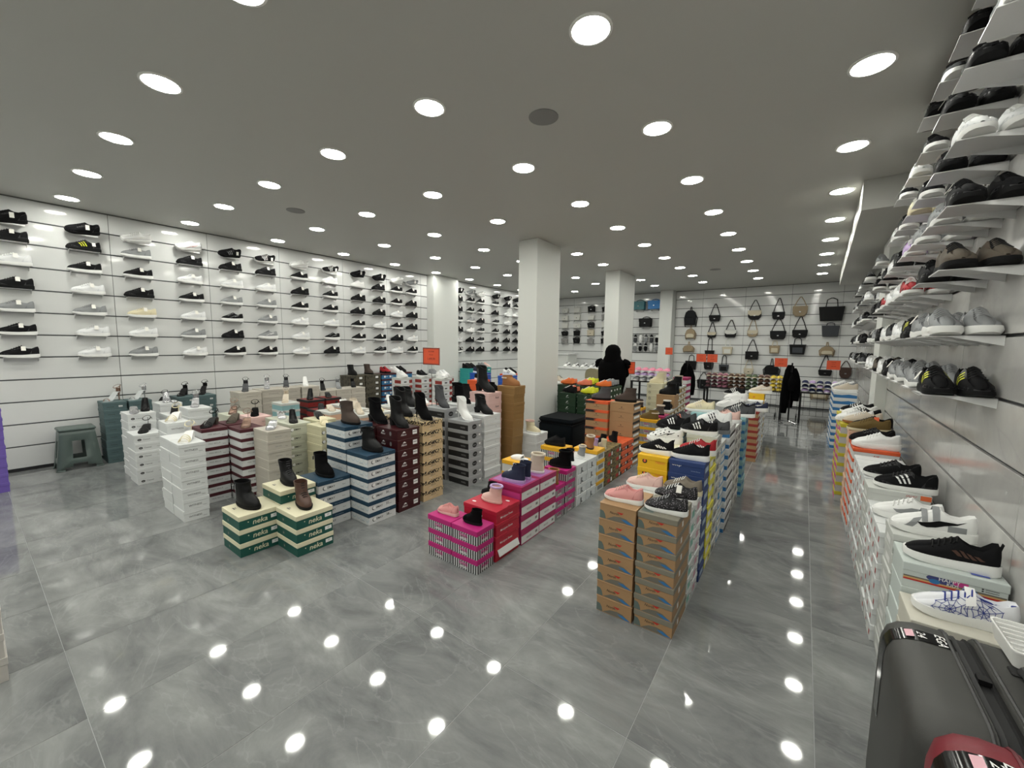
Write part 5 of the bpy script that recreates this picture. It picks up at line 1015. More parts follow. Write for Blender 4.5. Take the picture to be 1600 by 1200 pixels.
def suitcase(label, x0, x1, y0, y1, top, mat_, mtrim, txt):
    T_, W_, H_ = x1-x0, y1-y0, top-.05; cx, cy, cz = (x0+x1)/2, (y0+y1)/2, .05+H_/2
    t = thing('suitcase', label, 'suitcase', (cx, cy, 0))
    def ring(x, e): return [(x, a, cz+b) for a, b in rrect(W_-2*e, H_-2*e, max(.02, .085-e*.6))]
    h = T_/2
    fs = MB().loft([ring(-h, .075), ring(-h+.004, .05), ring(-h+.016, .024), ring(-h+.04, .008), ring(-h+.075, .0), ring(-.026, 0), ring(-.022, .006)], None, caps=True)
    link('front_shell', fs.mesh('front_shell', True, 50), t, mat_)
    bs = MB().loft([ring(.022, .006), ring(.026, 0), ring(h-.075, 0), ring(h-.04, .008), ring(h-.016, .024), ring(h-.004, .05), ring(h, .075)], None, caps=True)
    link('back_shell', bs.mesh('back_shell', True, 50), t, mat_)
    link('zip_band', MB().loft([ring(-.024, .010), ring(-.012, .004), ring(-.009, .010), ring(.009, .010), ring(.012, .004), ring(.024, .010)], None, caps=True).mesh('zip_band', True, 30), t, mat('zip_tape_black', '121214', .6))
    for sx in (-.034, .034): link('shell_edge', MB().tube(ring(sx, -.001), .004, None, 5, closed=True).mesh('shell_edge'), t, mtrim)
    for k in range(7):                                     # grooves pressed into the near corner of the front shell
        a = math.radians(255-k*0); yy = -W_/2+.06+k*.004
        zz = cz+H_/2-.24-.018*k
        link('shell_rib', MB().tube([(-h+.05, -W_/2+.002, zz), (-h+.02, -W_/2+.03, zz-.01), (-h+.0025, -W_/2+.09, zz-.02)], .0028, None, 5).mesh('shell_rib'), t, mat_)
    yb = W_/2-.16
    prof = [(-h-.0015, cz+.02), (-h-.0015, cz+H_/2-.082), (-h+.003, cz+H_/2-.048), (-h+.0155, cz+H_/2-.0225), (-h+.0395, cz+H_/2-.0065), (-h+.075, cz+H_/2+.0015), (-.026, cz+H_/2+.0018)]
    band = MB().loft([[(x, y, z) for x, z in prof] for y in (yb, yb+.055)], None, closed=False)
    bo = link('label_band', band.mesh('label_band', True, 60), t, mat('gloss_black_film', '0b0b0d', .12))
    zt = cz+H_/2+.0026; pm = MB()
    vs, f_ = text_geo(txt, .030, .2, .01)
    pm.add([(-.052+y, yb+.028-x, zt) for x, y in vs], f_, iW)
    vs, f_ = text_geo('24', .030, 0, .01)
    pm.add([(-h+.078+y*.9, yb+.03-x, zt) for x, y in vs], f_, iW)
    pm.quad((-h+.044, yb+.012, cz+H_/2-.004), (-h+.062, yb+.012, zt-.0008), (-h+.062, yb+.048, zt-.0008), (-h+.044, yb+.048, cz+H_/2-.004), mat('ink_pale_pink', 'd9a9b4', .5))
    link('band_print', pm.mesh('band_print', False), bo)
    hd = MB().tube([(.085, -.085, cz+H_/2-.004), (.085, -.07, cz+H_/2+.016), (.085, 0, cz+H_/2+.022), (.085, .07, cz+H_/2+.016), (.085, .085, cz+H_/2-.004)], (.008, .014), None, 8)
    link('carry_handle', hd.mesh('carry_handle'), t, mtrim)
    for k, sy in enumerate((-.085, .085)): link('handle_mount', MB().cbox(.065, .105, sy-.018, sy+.018, cz+H_/2-.004, cz+H_/2+.006, .003).mesh('handle_mount'), t, BLKMET)
    link('zip_pull', MB().box(-.012, .012, W_/2-.27, W_/2-.245, cz+H_/2-.006, cz+H_/2+.006).mesh('zip_pull'), t, BLKMET)
    for sx in (-h*.6, h*.6):
        for sy in (-W_*.36, W_*.36):
            wm = MB().tube([(-.012, 0, 0), (.012, 0, 0)], .024, None, 12).mesh('wheel'); o = link('wheel', wm, t, RUBB); o.location = (sx, sy, .0245)
            link('wheel_fork', MB().box(sx-.018, sx+.018, sy-.014, sy+.014, .03, .062).mesh('wheel_fork'), o if 0 else t, BLKMET)
    return t
suitcase('large charcoal hard-shell suitcase with black label band by right wall', .255, .595, 1.21, 1.725, .665, mat('charcoal_shell', '373735', .5, bump=.12, bscale=500), mat('dark_trim', '39393a', .5), 'EGA')
suitcase('burgundy hard-shell suitcase standing before the charcoal one', .262, .562, .70, 1.19, .735, mat('burgundy_shell', '701624', .45, bump=.12, bscale=500), mat('burgundy_trim', '5c1520', .5), 'EGA')
tr = thing('plastic_tray', 'white slotted plastic tray lying on the charcoal suitcase', 'tray', (.548, 1.645, .6685))
tb = MB().loft([[(x*s, y*s, z) for x, y in rrect(.105, .17, .015)] for s, z in ((.86, .0), (1.0, .045), (1.04, .047), (1.04, .051), (.97, .051), (.84, .004))], None, caps=True)
link('tray_body', tb.mesh('tray_body', True, 30), tr, mat('white_plastic', 'e2e2e0', .35))
for k in range(6): link('rib', MB().box(-.046, .046, -.0662+.025*k, -.0598+.025*k, .044, .049).mesh('rib', False), tr, MATS['white_plastic'])
# ------------------------------------------------------------------ the person in black
pr = thing('person', 'person seen from behind in black hooded coat, beside the football boots', 'person', (-2.73, 6.80, 0))
SKIN = mat('skin', 'b98a70', .6)
J = {'pelvis': (0, 0, .80, .11), 'waist': (0, 0, .95, .105), 'chest': (0, 0, 1.12, .125), 'neck': (0, .01, 1.245, .05), 'jaw': (0, .035, 1.30, .055), 'head': (0, .02, 1.385, .085), 'crown': (0, .01, 1.44, .06), 'nose': (0, .115, 1.375, .014)}
E2 = [('pelvis', 'waist'), ('waist', 'chest'), ('chest', 'neck'), ('neck', 'jaw'), ('jaw', 'head'), ('head', 'crown'), ('head', 'nose')]
for s, n in ((-1, 'l'), (1, 'r')):
    J.update({n+'sho': (s*.155, 0, 1.19, .055), n+'elb': (s*.21, .06, .97, .042), n+'wri': (s*.13, .24, .94, .028), n+'palm': (s*.10, .30, .945, .03), n+'hip': (s*.085, 0, .76, .085), n+'kne': (s*.085, .02, .43, .058), n+'ank': (s*.085, -.01, .085, .038), n+'toe': (s*.09, .13, .035, .033)})
    E2 += [('chest', n+'sho'), (n+'sho', n+'elb'), (n+'elb', n+'wri'), (n+'wri', n+'palm'), ('pelvis', n+'hip'), (n+'hip', n+'kne'), (n+'kne', n+'ank'), (n+'ank', n+'toe')]
    for q in range(4):
        L_ = (.062, .070, .066, .052)[q]; ox = s*(.10-.024+.016*q)
        J[f'{n}f{q}a'] = (ox, .335, .945, .009); J[f'{n}f{q}b'] = (ox, .335+L_*.6, .935, .0085); J[f'{n}f{q}c'] = (ox, .335+L_*.85, .912, .0075)
        E2 += [(n+'palm', f'{n}f{q}a'), (f'{n}f{q}a', f'{n}f{q}b'), (f'{n}f{q}b', f'{n}f{q}c')]
    J[n+'ta'] = (s*.065, .29, .94, .010); J[n+'tb'] = (s*.05, .32, .93, .0085); E2 += [(n+'palm', n+'ta'), (n+'ta', n+'tb')]
keys = list(J); me = bpy.data.meshes.new('body'); me.from_pydata([J[k][:3] for k in keys], [(keys.index(a), keys.index(b)) for a, b in E2], []); me.materials.append(SKIN)
bo = link('body', me, pr); sk = bo.modifiers.new('skin', 'SKIN')
if not me.skin_vertices: me.attributes.new('skin', 'FLOAT', 'POINT') if 0 else None
try:
    sv = me.skin_vertices[0].data
except Exception:
    bpy.context.view_layer.objects.active = bo; bpy.ops.mesh.customdata_skin_add(); sv = me.skin_vertices[0].data
for k, kk in enumerate(keys): sv[k].radius = (J[kk][3], J[kk][3]); sv[k].use_root = (kk == 'pelvis')
ss = bo.modifiers.new('sub', 'SUBSURF'); ss.levels = 2; ss.render_levels = 2
def ell(cx, cy, z, a, b, n=24, wob=0.0): return [(cx+a*math.cos(t)*(1+wob*math.sin(5*t)), cy+b*math.sin(t)*(1+wob*math.sin(5*t)), z) for t in [2*math.pi*k/n for k in range(n)]]
COAT = mat('black_wool', '040405', .95, spec=.08, bump=.2, bscale=250)
coat = MB().loft([ell(0, 0, .50, .20, .16, wob=.04), ell(0, 0, .58, .205, .165, wob=.04), ell(0, 0, .70, .20, .16, wob=.02), ell(0, 0, .78, .225, .165), ell(0, 0, .90, .25, .175), ell(0, 0, 1.04, .258, .18), ell(0, 0, 1.15, .25, .165), ell(0, 0, 1.21, .225, .14), ell(0, .0, 1.255, .15, .11), ell(0, .01, 1.29, .09, .085)], None)
link('coat', coat.mesh('coat'), pr, COAT)
link('skirt', MB().loft([ell(0, 0, .10, .19, .16, wob=.05), ell(0, 0, .35, .185, .155, wob=.04), ell(0, 0, .62, .17, .14)], None, caps=True).mesh('skirt'), pr, COAT)
hood = MB().loft([ell(0, 0, 1.20, .19, .15), ell(0, -.01, 1.25, .16, .14), ell(0, -.005, 1.31, .135, .135), ell(0, .0, 1.38, .137, .14), ell(0, .0, 1.44, .118, .125), ell(0, .0, 1.485, .08, .09), ell(0, 0, 1.505, .03, .035)], None, caps=True)
link('hood', hood.mesh('hood'), pr, COAT)
for s in (-1, 1):
    ru = MB(); ru.tube([(s*.20, 0, 1.215), (s*.25, 0, 1.195), (s*.285, .005, 1.17), (s*.30, .01, 1.15)], [.05, .055, .05, .035], None, 10)
    for k in range(7): a = 2*math.pi*k/7; ru.tube([(s*.285, .045*math.cos(a), 1.165+.045*math.sin(a)), (s*.305, .055*math.cos(a), 1.155+.055*math.sin(a))], .02, None, 6)
    link('shoulder_ruffle', ru.mesh('shoulder_ruffle'), pr, COAT)
    link('sleeve', MB().tube([(s*.20, .0, 1.18), (s*.225, .07, .98), (s*.15, .23, .945)], [.065, .055, .042], None, 10).mesh('sleeve'), pr, COAT)
    link('shoe', MB().loft([[(s*.087+y, -.045+x, z) for x, y, _ in ring_outline(0, .24*e, .042*e, 0)] for z, e in ((0, 1), (.03, 1), (.06, .85), (.075, .6))], None, caps=True).mesh('shoe'), pr, BLKL)
eye = MB().lathe([(.001, -.008), (.008, -.003), (.008, .003), (.001, .008)], None, 8).mesh('eye')
for s in (-1, 1): o = link('eye', eye, pr, BLKL); o.location = (s*.03, .10, 1.395)
link('mouth', MB().tube([(-.02, .098, 1.335), (0, .105, 1.333), (.02, .098, 1.335)], .004, None, 5).mesh('mouth'), pr, mat('lips', '9a5a52', .6))
# ------------------------------------------------------------------ orange price signs
SIGN = mat('orange_sign', 'd9532c', .45); SIGNF = mat('sign_border', '7a2412', .5); CLR = mat('clear_acrylic', 'dfe2e0', .15, alpha=.35)
def sign(label, x, y, z0, zc, w=.26, h=.18, rz=0.0, lines=('INDIRIM', 'FIYATI', '1.499,99'), frame=True):
    t = thing('price_sign', label, 'sign', (x, y, z0), rz, 'orange price signs')
    link('pole', MB().tube([(0, .004, .006), (0, .004, zc-z0)], .004, None, 6).mesh('pole'), t, STEEL); link('foot_plate', MB().lathe([(.05, 0), (.05, .004), (.01, .008)], None, 14).mesh('foot_plate'), t, STEEL)
    c = zc-z0
    b = link('board', MB().box(-w/2, w/2, -.003, .0, c-h/2, c+h/2).mesh('board', False), t, SIGN)
    link('sleeve', MB().box(-w/2-.004, w/2+.004, -.001, .002, c-h/2-.004, c+h/2+.004).mesh('sleeve', False), t, CLR)
    if frame:
        fm = MB(); e = .012
        for a0, a1, b0, b1 in ((-w/2, w/2, h/2-e, h/2), (-w/2, w/2, -h/2, -h/2+e), (-w/2, -w/2+e, -h/2+e, h/2-e), (w/2-e, w/2, -h/2+e, h/2-e)): fm.box(a0, a1, -.0042, -.0032, c+b0, c+b1)
        link('border', fm.mesh('border', False), b, SIGNF)
    lm = MB()
    for k, s in enumerate(lines):
        vs, f_ = text_geo(s, (.024, .022, .036)[k]*w/.26, 0, .005 if k < 2 else .012)
        lm.add([(a, -.0036, c+h*(.28, .08, -.16)[k]+b2) for a, b2 in vs], f_)
    link('lettering', lm.mesh('lettering', False), b, mat('sign_ink', '8c2410', .6))
sign('orange price sign on a pole above the grey boot boxes', -3.42, 3.16, 8*.098, 1.345, .27, .19)
sign('left one of two adjoining orange signs over plum slippers', -1.825, 9.62, .0, 1.235, .20, .17, lines=('INDIRIM', 'FIYATI', '199,99'), frame=False)
sign('right one of two adjoining orange signs over brown slippers', -1.605, 9.62, .0, 1.235, .20, .17, lines=('INDIRIM', 'FIYATI', '199,99'), frame=False)
sign('orange sign beside the yellow slippers and black coats', -.36, 9.62, .0, 1.19, .21, .17, lines=('INDIRIM', 'FIYATI', '249,99'), frame=False)
sign('orange sign above the navy slippers near right wall', .46, 9.62, .0, 1.17, .20, .17, lines=('INDIRIM', 'FIYATI', '249,99'), frame=False)
sign('small orange sign near the pink slippers by back pillar', -2.72, 10.4, .0, 1.36, .17, .17, lines=('INDIRIM', 'FIYATI', '99,99'), frame=False)
sign('orange sign standing turned before the pink slippers', -2.86, 8.12, .0, 1.03, .18, .25, rz=.9, lines=('INDIRIM', 'FIYATI', '299,99'))
# ------------------------------------------------------------------ slipper racks at the back
def rack(label, x0, x1, y0, y1, zt):
    t = thing('display_table', label, 'table', ((x0+x1)/2, (y0+y1)/2, 0)); a, b = (x1-x0)/2, (y1-y0)/2
    link('table_top', MB().box(-a, a, -b, b, zt-.025, zt).mesh('table_top', False), t, BLKMET)
    for sx in (-1, 1):
        for sy in (-1, 1): link('leg', MB().box(sx*(a-.02)-.018, sx*(a-.02)+.018, sy*(b-.02)-.018, sy*(b-.02)+.018, 0, zt-.025).mesh('leg', False), t, BLKMET)
    for sx in (-1, 1): link('stretcher', MB().box(sx*(a-.02)-.012, sx*(a-.02)+.012, -b+.04, b-.04, .10, .13).mesh('stretcher', False), t, BLKMET)
rack('long black metal table carrying plum, brown and yellow slippers', -1.77, -.30, 9.75, 10.15, .60); rack('black metal table carrying navy slippers by the right wall', -.02, .62, 9.72, 10.15, .62); rack('black metal table of pink slippers behind the square pillar', -2.92, -2.20, 8.3, 8.85, .76)
PLUM = mat('plum_felt', '5b3a40', .9); MAUV = mat('mauve_felt', '8a5868', .9); GREEN = mat('sage_felt', '4d5a42', .9); YELS = mat('yellow_felt', 'd9c04c', .9); CHOC = mat('choc_felt', '4c3426', .9); NAVS = mat('navy_felt', '20284c', .9); FURC = mat('cream_fur', 'dcc9ac', .95); PKS = mat('pink_plush', 'd98aa0', .95)
cols = [(PLUM, FURC, 'plum')]*2+[(MAUV, PINKL, 'mauve')]*2+[(CHOC, FURC, 'brown')]*3+[(GREEN, GREEN, 'sage green')]*2+[(CHOC, PINKL, 'dark brown')]*2+[(YELS, YELS, 'yellow')]*2
k_ = {}
for c, (m, fc, wd) in enumerate(cols):
    x = -1.70+.111*c
    for r in range(4):
        k_[wd] = k_.get(wd, 0)+1
        shoe('slipper', SM(m, FURC if r == 3 else m, fur_cuff=fc), (x, 9.93+random.uniform(-.02, .02), .6005+r*.08), -math.pi/2+random.uniform(-.05, .05), f'{wd} felt slipper, {ORD[r+1]} layer, {ORD[c+1]} column on long black table', 'slipper', 'slippers on the long black table', .95)
for c in range(5):
    for r in range(3):
        shoe('slipper', SM(NAVS if (c+r) % 3 else LILAC, WHT, fur_cuff=WHT), (.06+.118*c, 9.92, .6205+r*.08), -math.pi/2+random.uniform(-.1, .1), f'navy slipper, {ORD[r+1]} layer, {ORD[c+1]} column on table by right wall', 'slipper', 'navy slippers by right wall', 1.0)
for c in range(5):
    for r in range(3):
        shoe('slipper', SM([GRY, LILAC, PKS][r], WHT, fur_cuff=[GRY, PKS, PKS][r]), (-2.86+.15*c, 8.50+.03*r, .7605+r*.095), -math.pi/2+random.uniform(-.08, .08), f'{["grey", "lilac", "pink"][r]} plush slipper, {ORD[c+1]} from left on table behind pillar', 'slipper', 'plush slippers behind pillar', 1.15)
# ------------------------------------------------------------------ bags on the back wall
def bag(label, x, z, w, h, d, kind, m, m2=None, drop=.25, loc_y=YB-.001, cat='bag'):
    m2 = m2 or m; t = thing('handbag' if kind != 'backpack' else 'backpack', label, cat, (x, loc_y, z)); D = -d-.012
    out = {'shoulder': [(-.5, .35), (-.46, -.3), (-.36, -.5), (.36, -.5), (.46, -.3), (.5, .35), (.42, .5), (-.42, .5)],
           'hobo': [(-.5, .3), (-.48, -.2), (-.3, -.48), (0, -.5), (.3, -.48), (.48, -.2), (.5, .3), (.38, .5), (.2, .32), (-.2, .32), (-.38, .5)],
           'tote': [(-.42, -.5), (.42, -.5), (.5, .5), (-.5, .5)], 'backpack': [(-.46, -.5), (.46, -.5), (.5, .1), (.4, .38), (.2, .5), (-.2, .5), (-.4, .38), (-.5, .1)],
           'box': [(-.5, -.45), (-.46, -.5), (.46, -.5), (.5, -.45), (.5, .45), (.46, .5), (-.46, .5), (-.5, .45)]}[kind]
    rings = [[(a*w*s, y, b*h*s) for a, b in out] for s, y in ((.90, -.012), (1, -.012-d*.25), (1, -.012-d*.75), (.92, D))]
    link('body', MB().loft(rings, None, caps=True).mesh('body', True, 35), t, m)
    if kind in ('shoulder', 'hobo', 'box'):
        fl = MB().loft([[(a*w*s, y, h*b) for a, b in ((-.5, .48), (-.49, .1), (-.3, -.08), (.3, -.08), (.49, .1), (.5, .48))] for s, y in ((1.0, D-.001), (.97, D-.008))], None, caps=True)
        link('flap', fl.mesh('flap', True, 30), t, m2); link('clasp', MB().box(-.018, .018, D-.014, D-.006, -h*.12, -h*.02).mesh('clasp', False), t, STEEL)
    elif kind == 'backpack':
        link('front_pocket', MB().loft([[(a*w*.8*s, y, -h*.2+b*h*.42*s) for a, b in out] for s, y in ((1, D+.002), (.94, D-.02))], None, caps=True).mesh('front_pocket', True, 35), t, m2)
        for s in (-1, 1): link('shoulder_strap', MB().tube([(s*w*.3, -.02, h*.4), (s*w*.56, -.03, 0), (s*w*.5, -.03, -h*.5), (s*w*.42, -.03, -h*.62)], (.004, .012), None, 6).mesh('shoulder_strap'), t, m)
    else:
        link('front_panel', MB().box(-w*.3, w*.3, D-.006, D+.001, -h*.35, h*.2).mesh('front_panel', False), t, m2)
    hw = w*(.42 if kind != 'backpack' else .1)
    if drop > 0:
        P = [(-hw, -.03, h*.42), (-hw*.55, -.025, h*.5+drop*.55), (-.012, -.02, h*.5+drop), (.012, -.02, h*.5+drop), (hw*.55, -.025, h*.5+drop*.55), (hw, -.03, h*.42)]
        if kind == 'tote': P = [(-hw*.55, -.03, h*.45), (-hw*.45, -.025, h*.5+drop*.8), (-.02, -.02, h*.5+drop), (.02, -.02, h*.5+drop), (hw*.45, -.025, h*.5+drop*.8), (hw*.55, -.03, h*.45)]
        link('strap' if kind != 'tote' else 'handles', MB().tube(P, (.004, .011), None, 6).mesh('strap'), t, m2 if kind == 'tote' else m)
        link('hook', MB().tube([(0, -.001, h*.5+drop-.012), (0, -.045, h*.5+drop-.012), (0, -.05, h*.5+drop+.004)], .0035, None, 5).mesh('hook'), t, STEEL)
    return t
BB = mat('bag_black', '08080a', .55, spec=.25); BN = mat('bag_navy_black', '0f1116', .6, spec=.25); BT = mat('bag_tan', '9c8a6e', .6); BC = mat('bag_cream', 'c9bfa8', .55); BW = mat('bag_white', 'd8d8d2', .5); BG_ = mat('bag_slate', '34383e', .6); BBR = mat('bag_brown', '3f2a22', .55)
row = lambda r, w: f'{w}, {r} row of the back bag wall'
BAGS = [(-2.62, 2.27, .30, .40, .12, 'backpack', BN, BN, .10, row('top', 'navy-black backpack')), (-2.01, 2.24, .28, .17, .10, 'shoulder', BB, BB, .30, row('top', 'black crossbody bag')), (-1.09, 2.30, .30, .24, .09, 'hobo', BB, BC, .26, row('top', 'cream and black hobo bag')), (-.58, 2.27, .27, .18, .09, 'shoulder', BB, BN, .34, row('top', 'black crossbody with wide strap')), (-.15, 2.36, .30, .25, .09, 'hobo', BT, BT, .22, row('top', 'tan slouchy hobo bag')), (.45, 2.28, .48, .33, .12, 'tote', BB, BB, .20, row('top', 'large black tote')),
        (-2.60, 1.83, .25, .26, .10, 'backpack', BT, BC, .10, row('second', 'tan small backpack')), (-2.06, 1.80, .22, .15, .08, 'shoulder', BB, BC, .26, row('second', 'black bag with cream flap')), (-1.61, 1.83, .28, .20, .08, 'shoulder', BB, BW, .26, row('second', 'black and white shoulder bag')), (-1.11, 1.83, .24, .17, .07, 'hobo', BT, BC, .30, row('second', 'beige half-moon bag')), (-.56, 1.79, .34, .21, .10, 'shoulder', BB, BN, .32, row('second', 'black double-strap shoulder bag')), (-.12, 1.82, .31, .19, .09, 'shoulder', BB, BB, .32, row('second', 'black pocketed shoulder bag')), (.46, 1.88, .34, .26, .09, 'tote', BG_, BG_, .06, row('second', 'slate grey tote')),
        (-2.63, 1.42, .27, .18, .09, 'backpack', BT, BT, .10, row('third', 'tan mini backpack')), (-2.09, 1.30, .24, .16, .08, 'tote', BB, BB, .34, row('third', 'black long-handled bag behind orange signs')), (-1.66, 1.38, .25, .20, .08, 'tote', BC, BW, .22, row('third', 'cream tote with dark handles')), (-1.09, 1.27, .29, .21, .11, 'box', BB, BB, .30, row('third', 'black boxy camera bag')), (-.61, 1.43, .23, .19, .09, 'tote', BT, BC, .12, row('third', 'beige satchel')), (-.14, 1.44, .34, .24, .10, 'tote', BB, BG_, .16, row('third', 'black trapezoid handbag')), (.43, 1.42, .26, .20, .09, 'backpack', BT, BC, .10, row('third', 'beige mini backpack')),
        (-2.54, .96, .30, .24, .10, 'tote', BB, BB, .16, row('fourth', 'black handbag left end')), (-2.09, .96, .24, .20, .09, 'shoulder', BB, BB, .20, row('fourth', 'black shoulder bag')), (-1.72, .92, .24, .18, .09, 'tote', BG_, BB, .24, row('fourth', 'dark grey tote')), (-1.14, .86, .22, .16, .06, 'hobo', BC, BC, .26, row('fourth', 'pale thin-strapped bag')), (-.64, .92, .32, .24, .11, 'backpack', BB, BB, .16, row('fourth', 'black round backpack')), (.43, .90, .26, .14, .08, 'shoulder', BB, BB, .34, row('fourth', 'black bag on wide triangular strap')), (.80, .92, .22, .26, .08, 'hobo', BBR, BBR, .14, row('fourth', 'brown bag at right end')),
        (-1.70, .48, .26, .20, .09, 'tote', BBR, BBR, .20, row('lowest', 'dark brown bag')), (.36, .42, .32, .30, .12, 'backpack', BT, BC, .12, row('lowest', 'tan backpack hanging low')), (-2.2, .45, .30, .26, .10, 'shoulder', BB, BB, .2, row('lowest', 'black satchel'))]
for x, z, w, h, d, kd, m, m2, dr, lab in BAGS: bag(lab, x, z, w, h, d, kd, m, m2, dr)
# handbags on little shelves further left, small cases and the wire display of slippers
HB = [('w', 'w', 'k', 'k'), ('w', 'w', 'w', 'g'), ('w', 'w', 'k', 'w'), ('k', 'k', 'c', 'k'), ('g', 'k', 'g', 'k')]
for r, rr in enumerate(HB):
    z = 2.53-.25*r
    for c, (x, code) in enumerate(zip((-6.54, -6.10, -5.60, -5.12), rr)):
        o = link('bag_shelf', SHELF_L, None, SHELFW); o.location = (x, YB-.001, z); o.rotation_euler = (0, 0, -math.pi/2); tag(o, f'small white shelf, {ORD[r+1]} row, {ORD[c+1]} column of back handbag display', 'shelf', 'handbag shelves')
        m = {'w': BW, 'k': BB, 'c': BC, 'g': mat('bag_grey', '8d8c8a', .6)}[code]; wd = {'w': 'white', 'k': 'black', 'c': 'cream', 'g': 'grey'}[code]
        hgt = .14+.02*((r+c) % 3)
        bag(f'{wd} handbag on shelf, {ORD[r+1]} row, {ORD[c+1]} column of back handbag display', x, z+hgt/2+.002, .23, hgt, .085, ['shoulder', 'tote', 'box'][(r*2+c) % 3], m, None, .03, YB-.012)
for x, z, m, l in ((-4.05, 2.53, mat('case_teal', '2f6f78', .4), 'teal vanity case on the back wall above black one'), (-3.60, 2.53, mat('case_blue', '2f7fc4', .4), 'blue vanity case beside the teal one'), (-3.84, 2.03, BB, 'black vanity case below the blue one')):
    o = link('case_shelf', SHELF_R, None, SHELFW); o.location = (x, YB-.001, z); o.rotation_euler = (0, 0, -math.pi/2); tag(o, 'white shelf under the '+l.split(' on ')[0].split(' b')[0]+' on back wall', 'shelf', 'case shelves')
    t = bag(l, x, z+.131, .36, .25, .17, 'box', m, m, .05, YB-.02, 'case')
wg = thing('wire_grid', 'black wire grid with hanging slippers on the back wall', 'display grid', (-3.82, YB-.03, 1.56)); gm = MB()
for k in range(9): gm.tube([(-.40+.1*k, 0, -.27), (-.40+.1*k, 0, .27)], .003, None, 4)
for k in range(6): gm.tube([(-.41, .003, -.265+.106*k), (.41, .003, -.265+.106*k)], .003, None, 4)
link('wires', gm.mesh('wires'), wg, BLKMET); link('frame', MB().tube([(-.42, 0, -.28), (.42, 0, -.28), (.42, 0, .28), (-.42, 0, .28)], .006, None, 5, closed=True).mesh('frame'), wg, BLKMET)
for c in range(5):
    for r in range(2):
        m = [DGRY, GRY, WHT, BLK, GRY, BLK, DGRY, WHT, BLK, GRY][c*2+r]
        t = shoe('slipper', SM(m, [BLK, WHT, DGRY][(c+r) % 3], fur_cuff=WHT), (-4.14+.16*c, YB-.065, 1.69-.25*r), 0, f'{["left-end", "second", "middle", "fourth", "right-end"][c]} hanging {"upper" if r == 0 else "lower"} slipper on the back wall wire grid', 'slipper', 'slippers hanging on wire grid', .9)
        t.rotation_euler = (math.pi/2, math.pi/2, 0)
def grid_panel(label, x0, x1, z1, y):
    t = thing('display_grid', label, 'display grid', ((x0+x1)/2, y, 0)); a = (x1-x0)/2; g_ = MB(); n = int((x1-x0)/.1)
    for k in range(n+1): g_.tube([(-a+2*a*k/n, 0, .06), (-a+2*a*k/n, 0, z1)], .003, None, 4)
    for k in range(int(z1/.1)): g_.tube([(-a, .004, .06+.1*k), (a, .004, .06+.1*k)], .003, None, 4)
    link('wires', g_.mesh('wires'), t, BLKMET)
    for s in (-1, 1): link('foot', MB().box(s*a-.012, s*a+.012, -.14, .14, 0, .06).mesh('foot', False), t, BLKMET)
grid_panel('black wire panel under the slippers, left of black coats', -1.15, -.42, .78, 10.35); grid_panel('black wire panel by the right wall behind navy slippers', -.05, .62, .78, 10.45)
def coats(label, x, y, zt, w):
    t = thing('coat_stand', label, 'coat stand', (x, y, 0))
    link('pole', MB().tube([(0, 0, .03), (0, 0, zt+.04)], .014, None, 8).mesh('pole'), t, BLKMET)
    for k in range(4): a = math.pi/4+k*math.pi/2; link('foot', MB().tube([(0, 0, .05), (.2*math.cos(a), .2*math.sin(a), .02)], .012, None, 6).mesh('foot'), t, STEEL)
    for k, (dx, dy, lo, hi) in enumerate(((-.08, -.05, .95, .0), (.09, -.03, .70, -.06), (0, .09, .85, -.02), (.02, -.10, .50, -.14))):
        link('coat', MB().loft([ell(dx*1.1, dy, zt-lo, w*.30, w*.26, 18, .14), ell(dx, dy, zt-lo*.7, w*.46, w*.34, 18, .10), ell(dx, dy, zt-lo*.35+hi, w*.42, w*.30, 18, .07), ell(dx*.8, dy*.8, zt-.10+hi, w*.30, w*.22, 18), ell(dx*.5, dy*.5, zt+hi, .03, .03, 18)], None, caps=True).mesh('coat'), t, COAT)
coats('black coats hung on a stand beside the yellow slippers', -.17, 9.55, 1.15, .15); coats('black coats hung on a stand left of plum slippers', -2.06, 9.45, 1.12, .19)
# ------------------------------------------------------------------ far middle: pedestal, low white display, khaki chair
pd = thing('pedestal', 'white display pedestal beside the handbag shelves', 'pedestal', (-6.30, 11.45, 0)); link('body', MB().cbox(-.30, .34, -.25, .35, 0, 1.17, .006).mesh('body', False), pd, M_paint); link('top', MB().cbox(-.33, .37, -.28, .38, 1.17, 1.21, .006).mesh('top', False), pd, SHELFW)
ds = thing('low_display', 'low white shoe display behind the football boots', 'display unit', (-4.75, 9.6, 0)); link('body', MB().cbox(-.55, .55, -.2, .2, 0, .86, .006).mesh('body', False), ds, M_paint); link('shelf_top', MB().cbox(-.58, .58, -.22, .22, .86, .89, .004).mesh('shelf_top', False), ds, SHELFW)
for k in range(4): shoe('low_top', SM(WHT, RUBW, LACEB, side_emblem=BLK, toe_overlay=BLK), (-5.12+.25*k, 9.58, .8905), -math.pi/2, f'white and black sneaker, {ORD[k+1]} from left on low white display', 'shoe', 'sneakers on low white display', 1.0)
ch = thing('tub_chair', 'khaki upholstered chair partly hidden behind the person', 'chair', (-3.62, 7.55, 0), -.4); KH = mat('khaki_fabric', '8a8468', .85, bump=.2, bscale=200)
link('seat', MB().cbox(-.24, .24, -.24, .24, .34, .46, .03).mesh('seat'), ch, KH); link('backrest', MB().loft([[(a, .20+dy, b) for a, b in rrect(.44, .56, .14)] for dy in (0, .05)], None, caps=True).flip(lambda x, y, z: (x, y, z+.72)).mesh('backrest', True, 40), ch, KH)
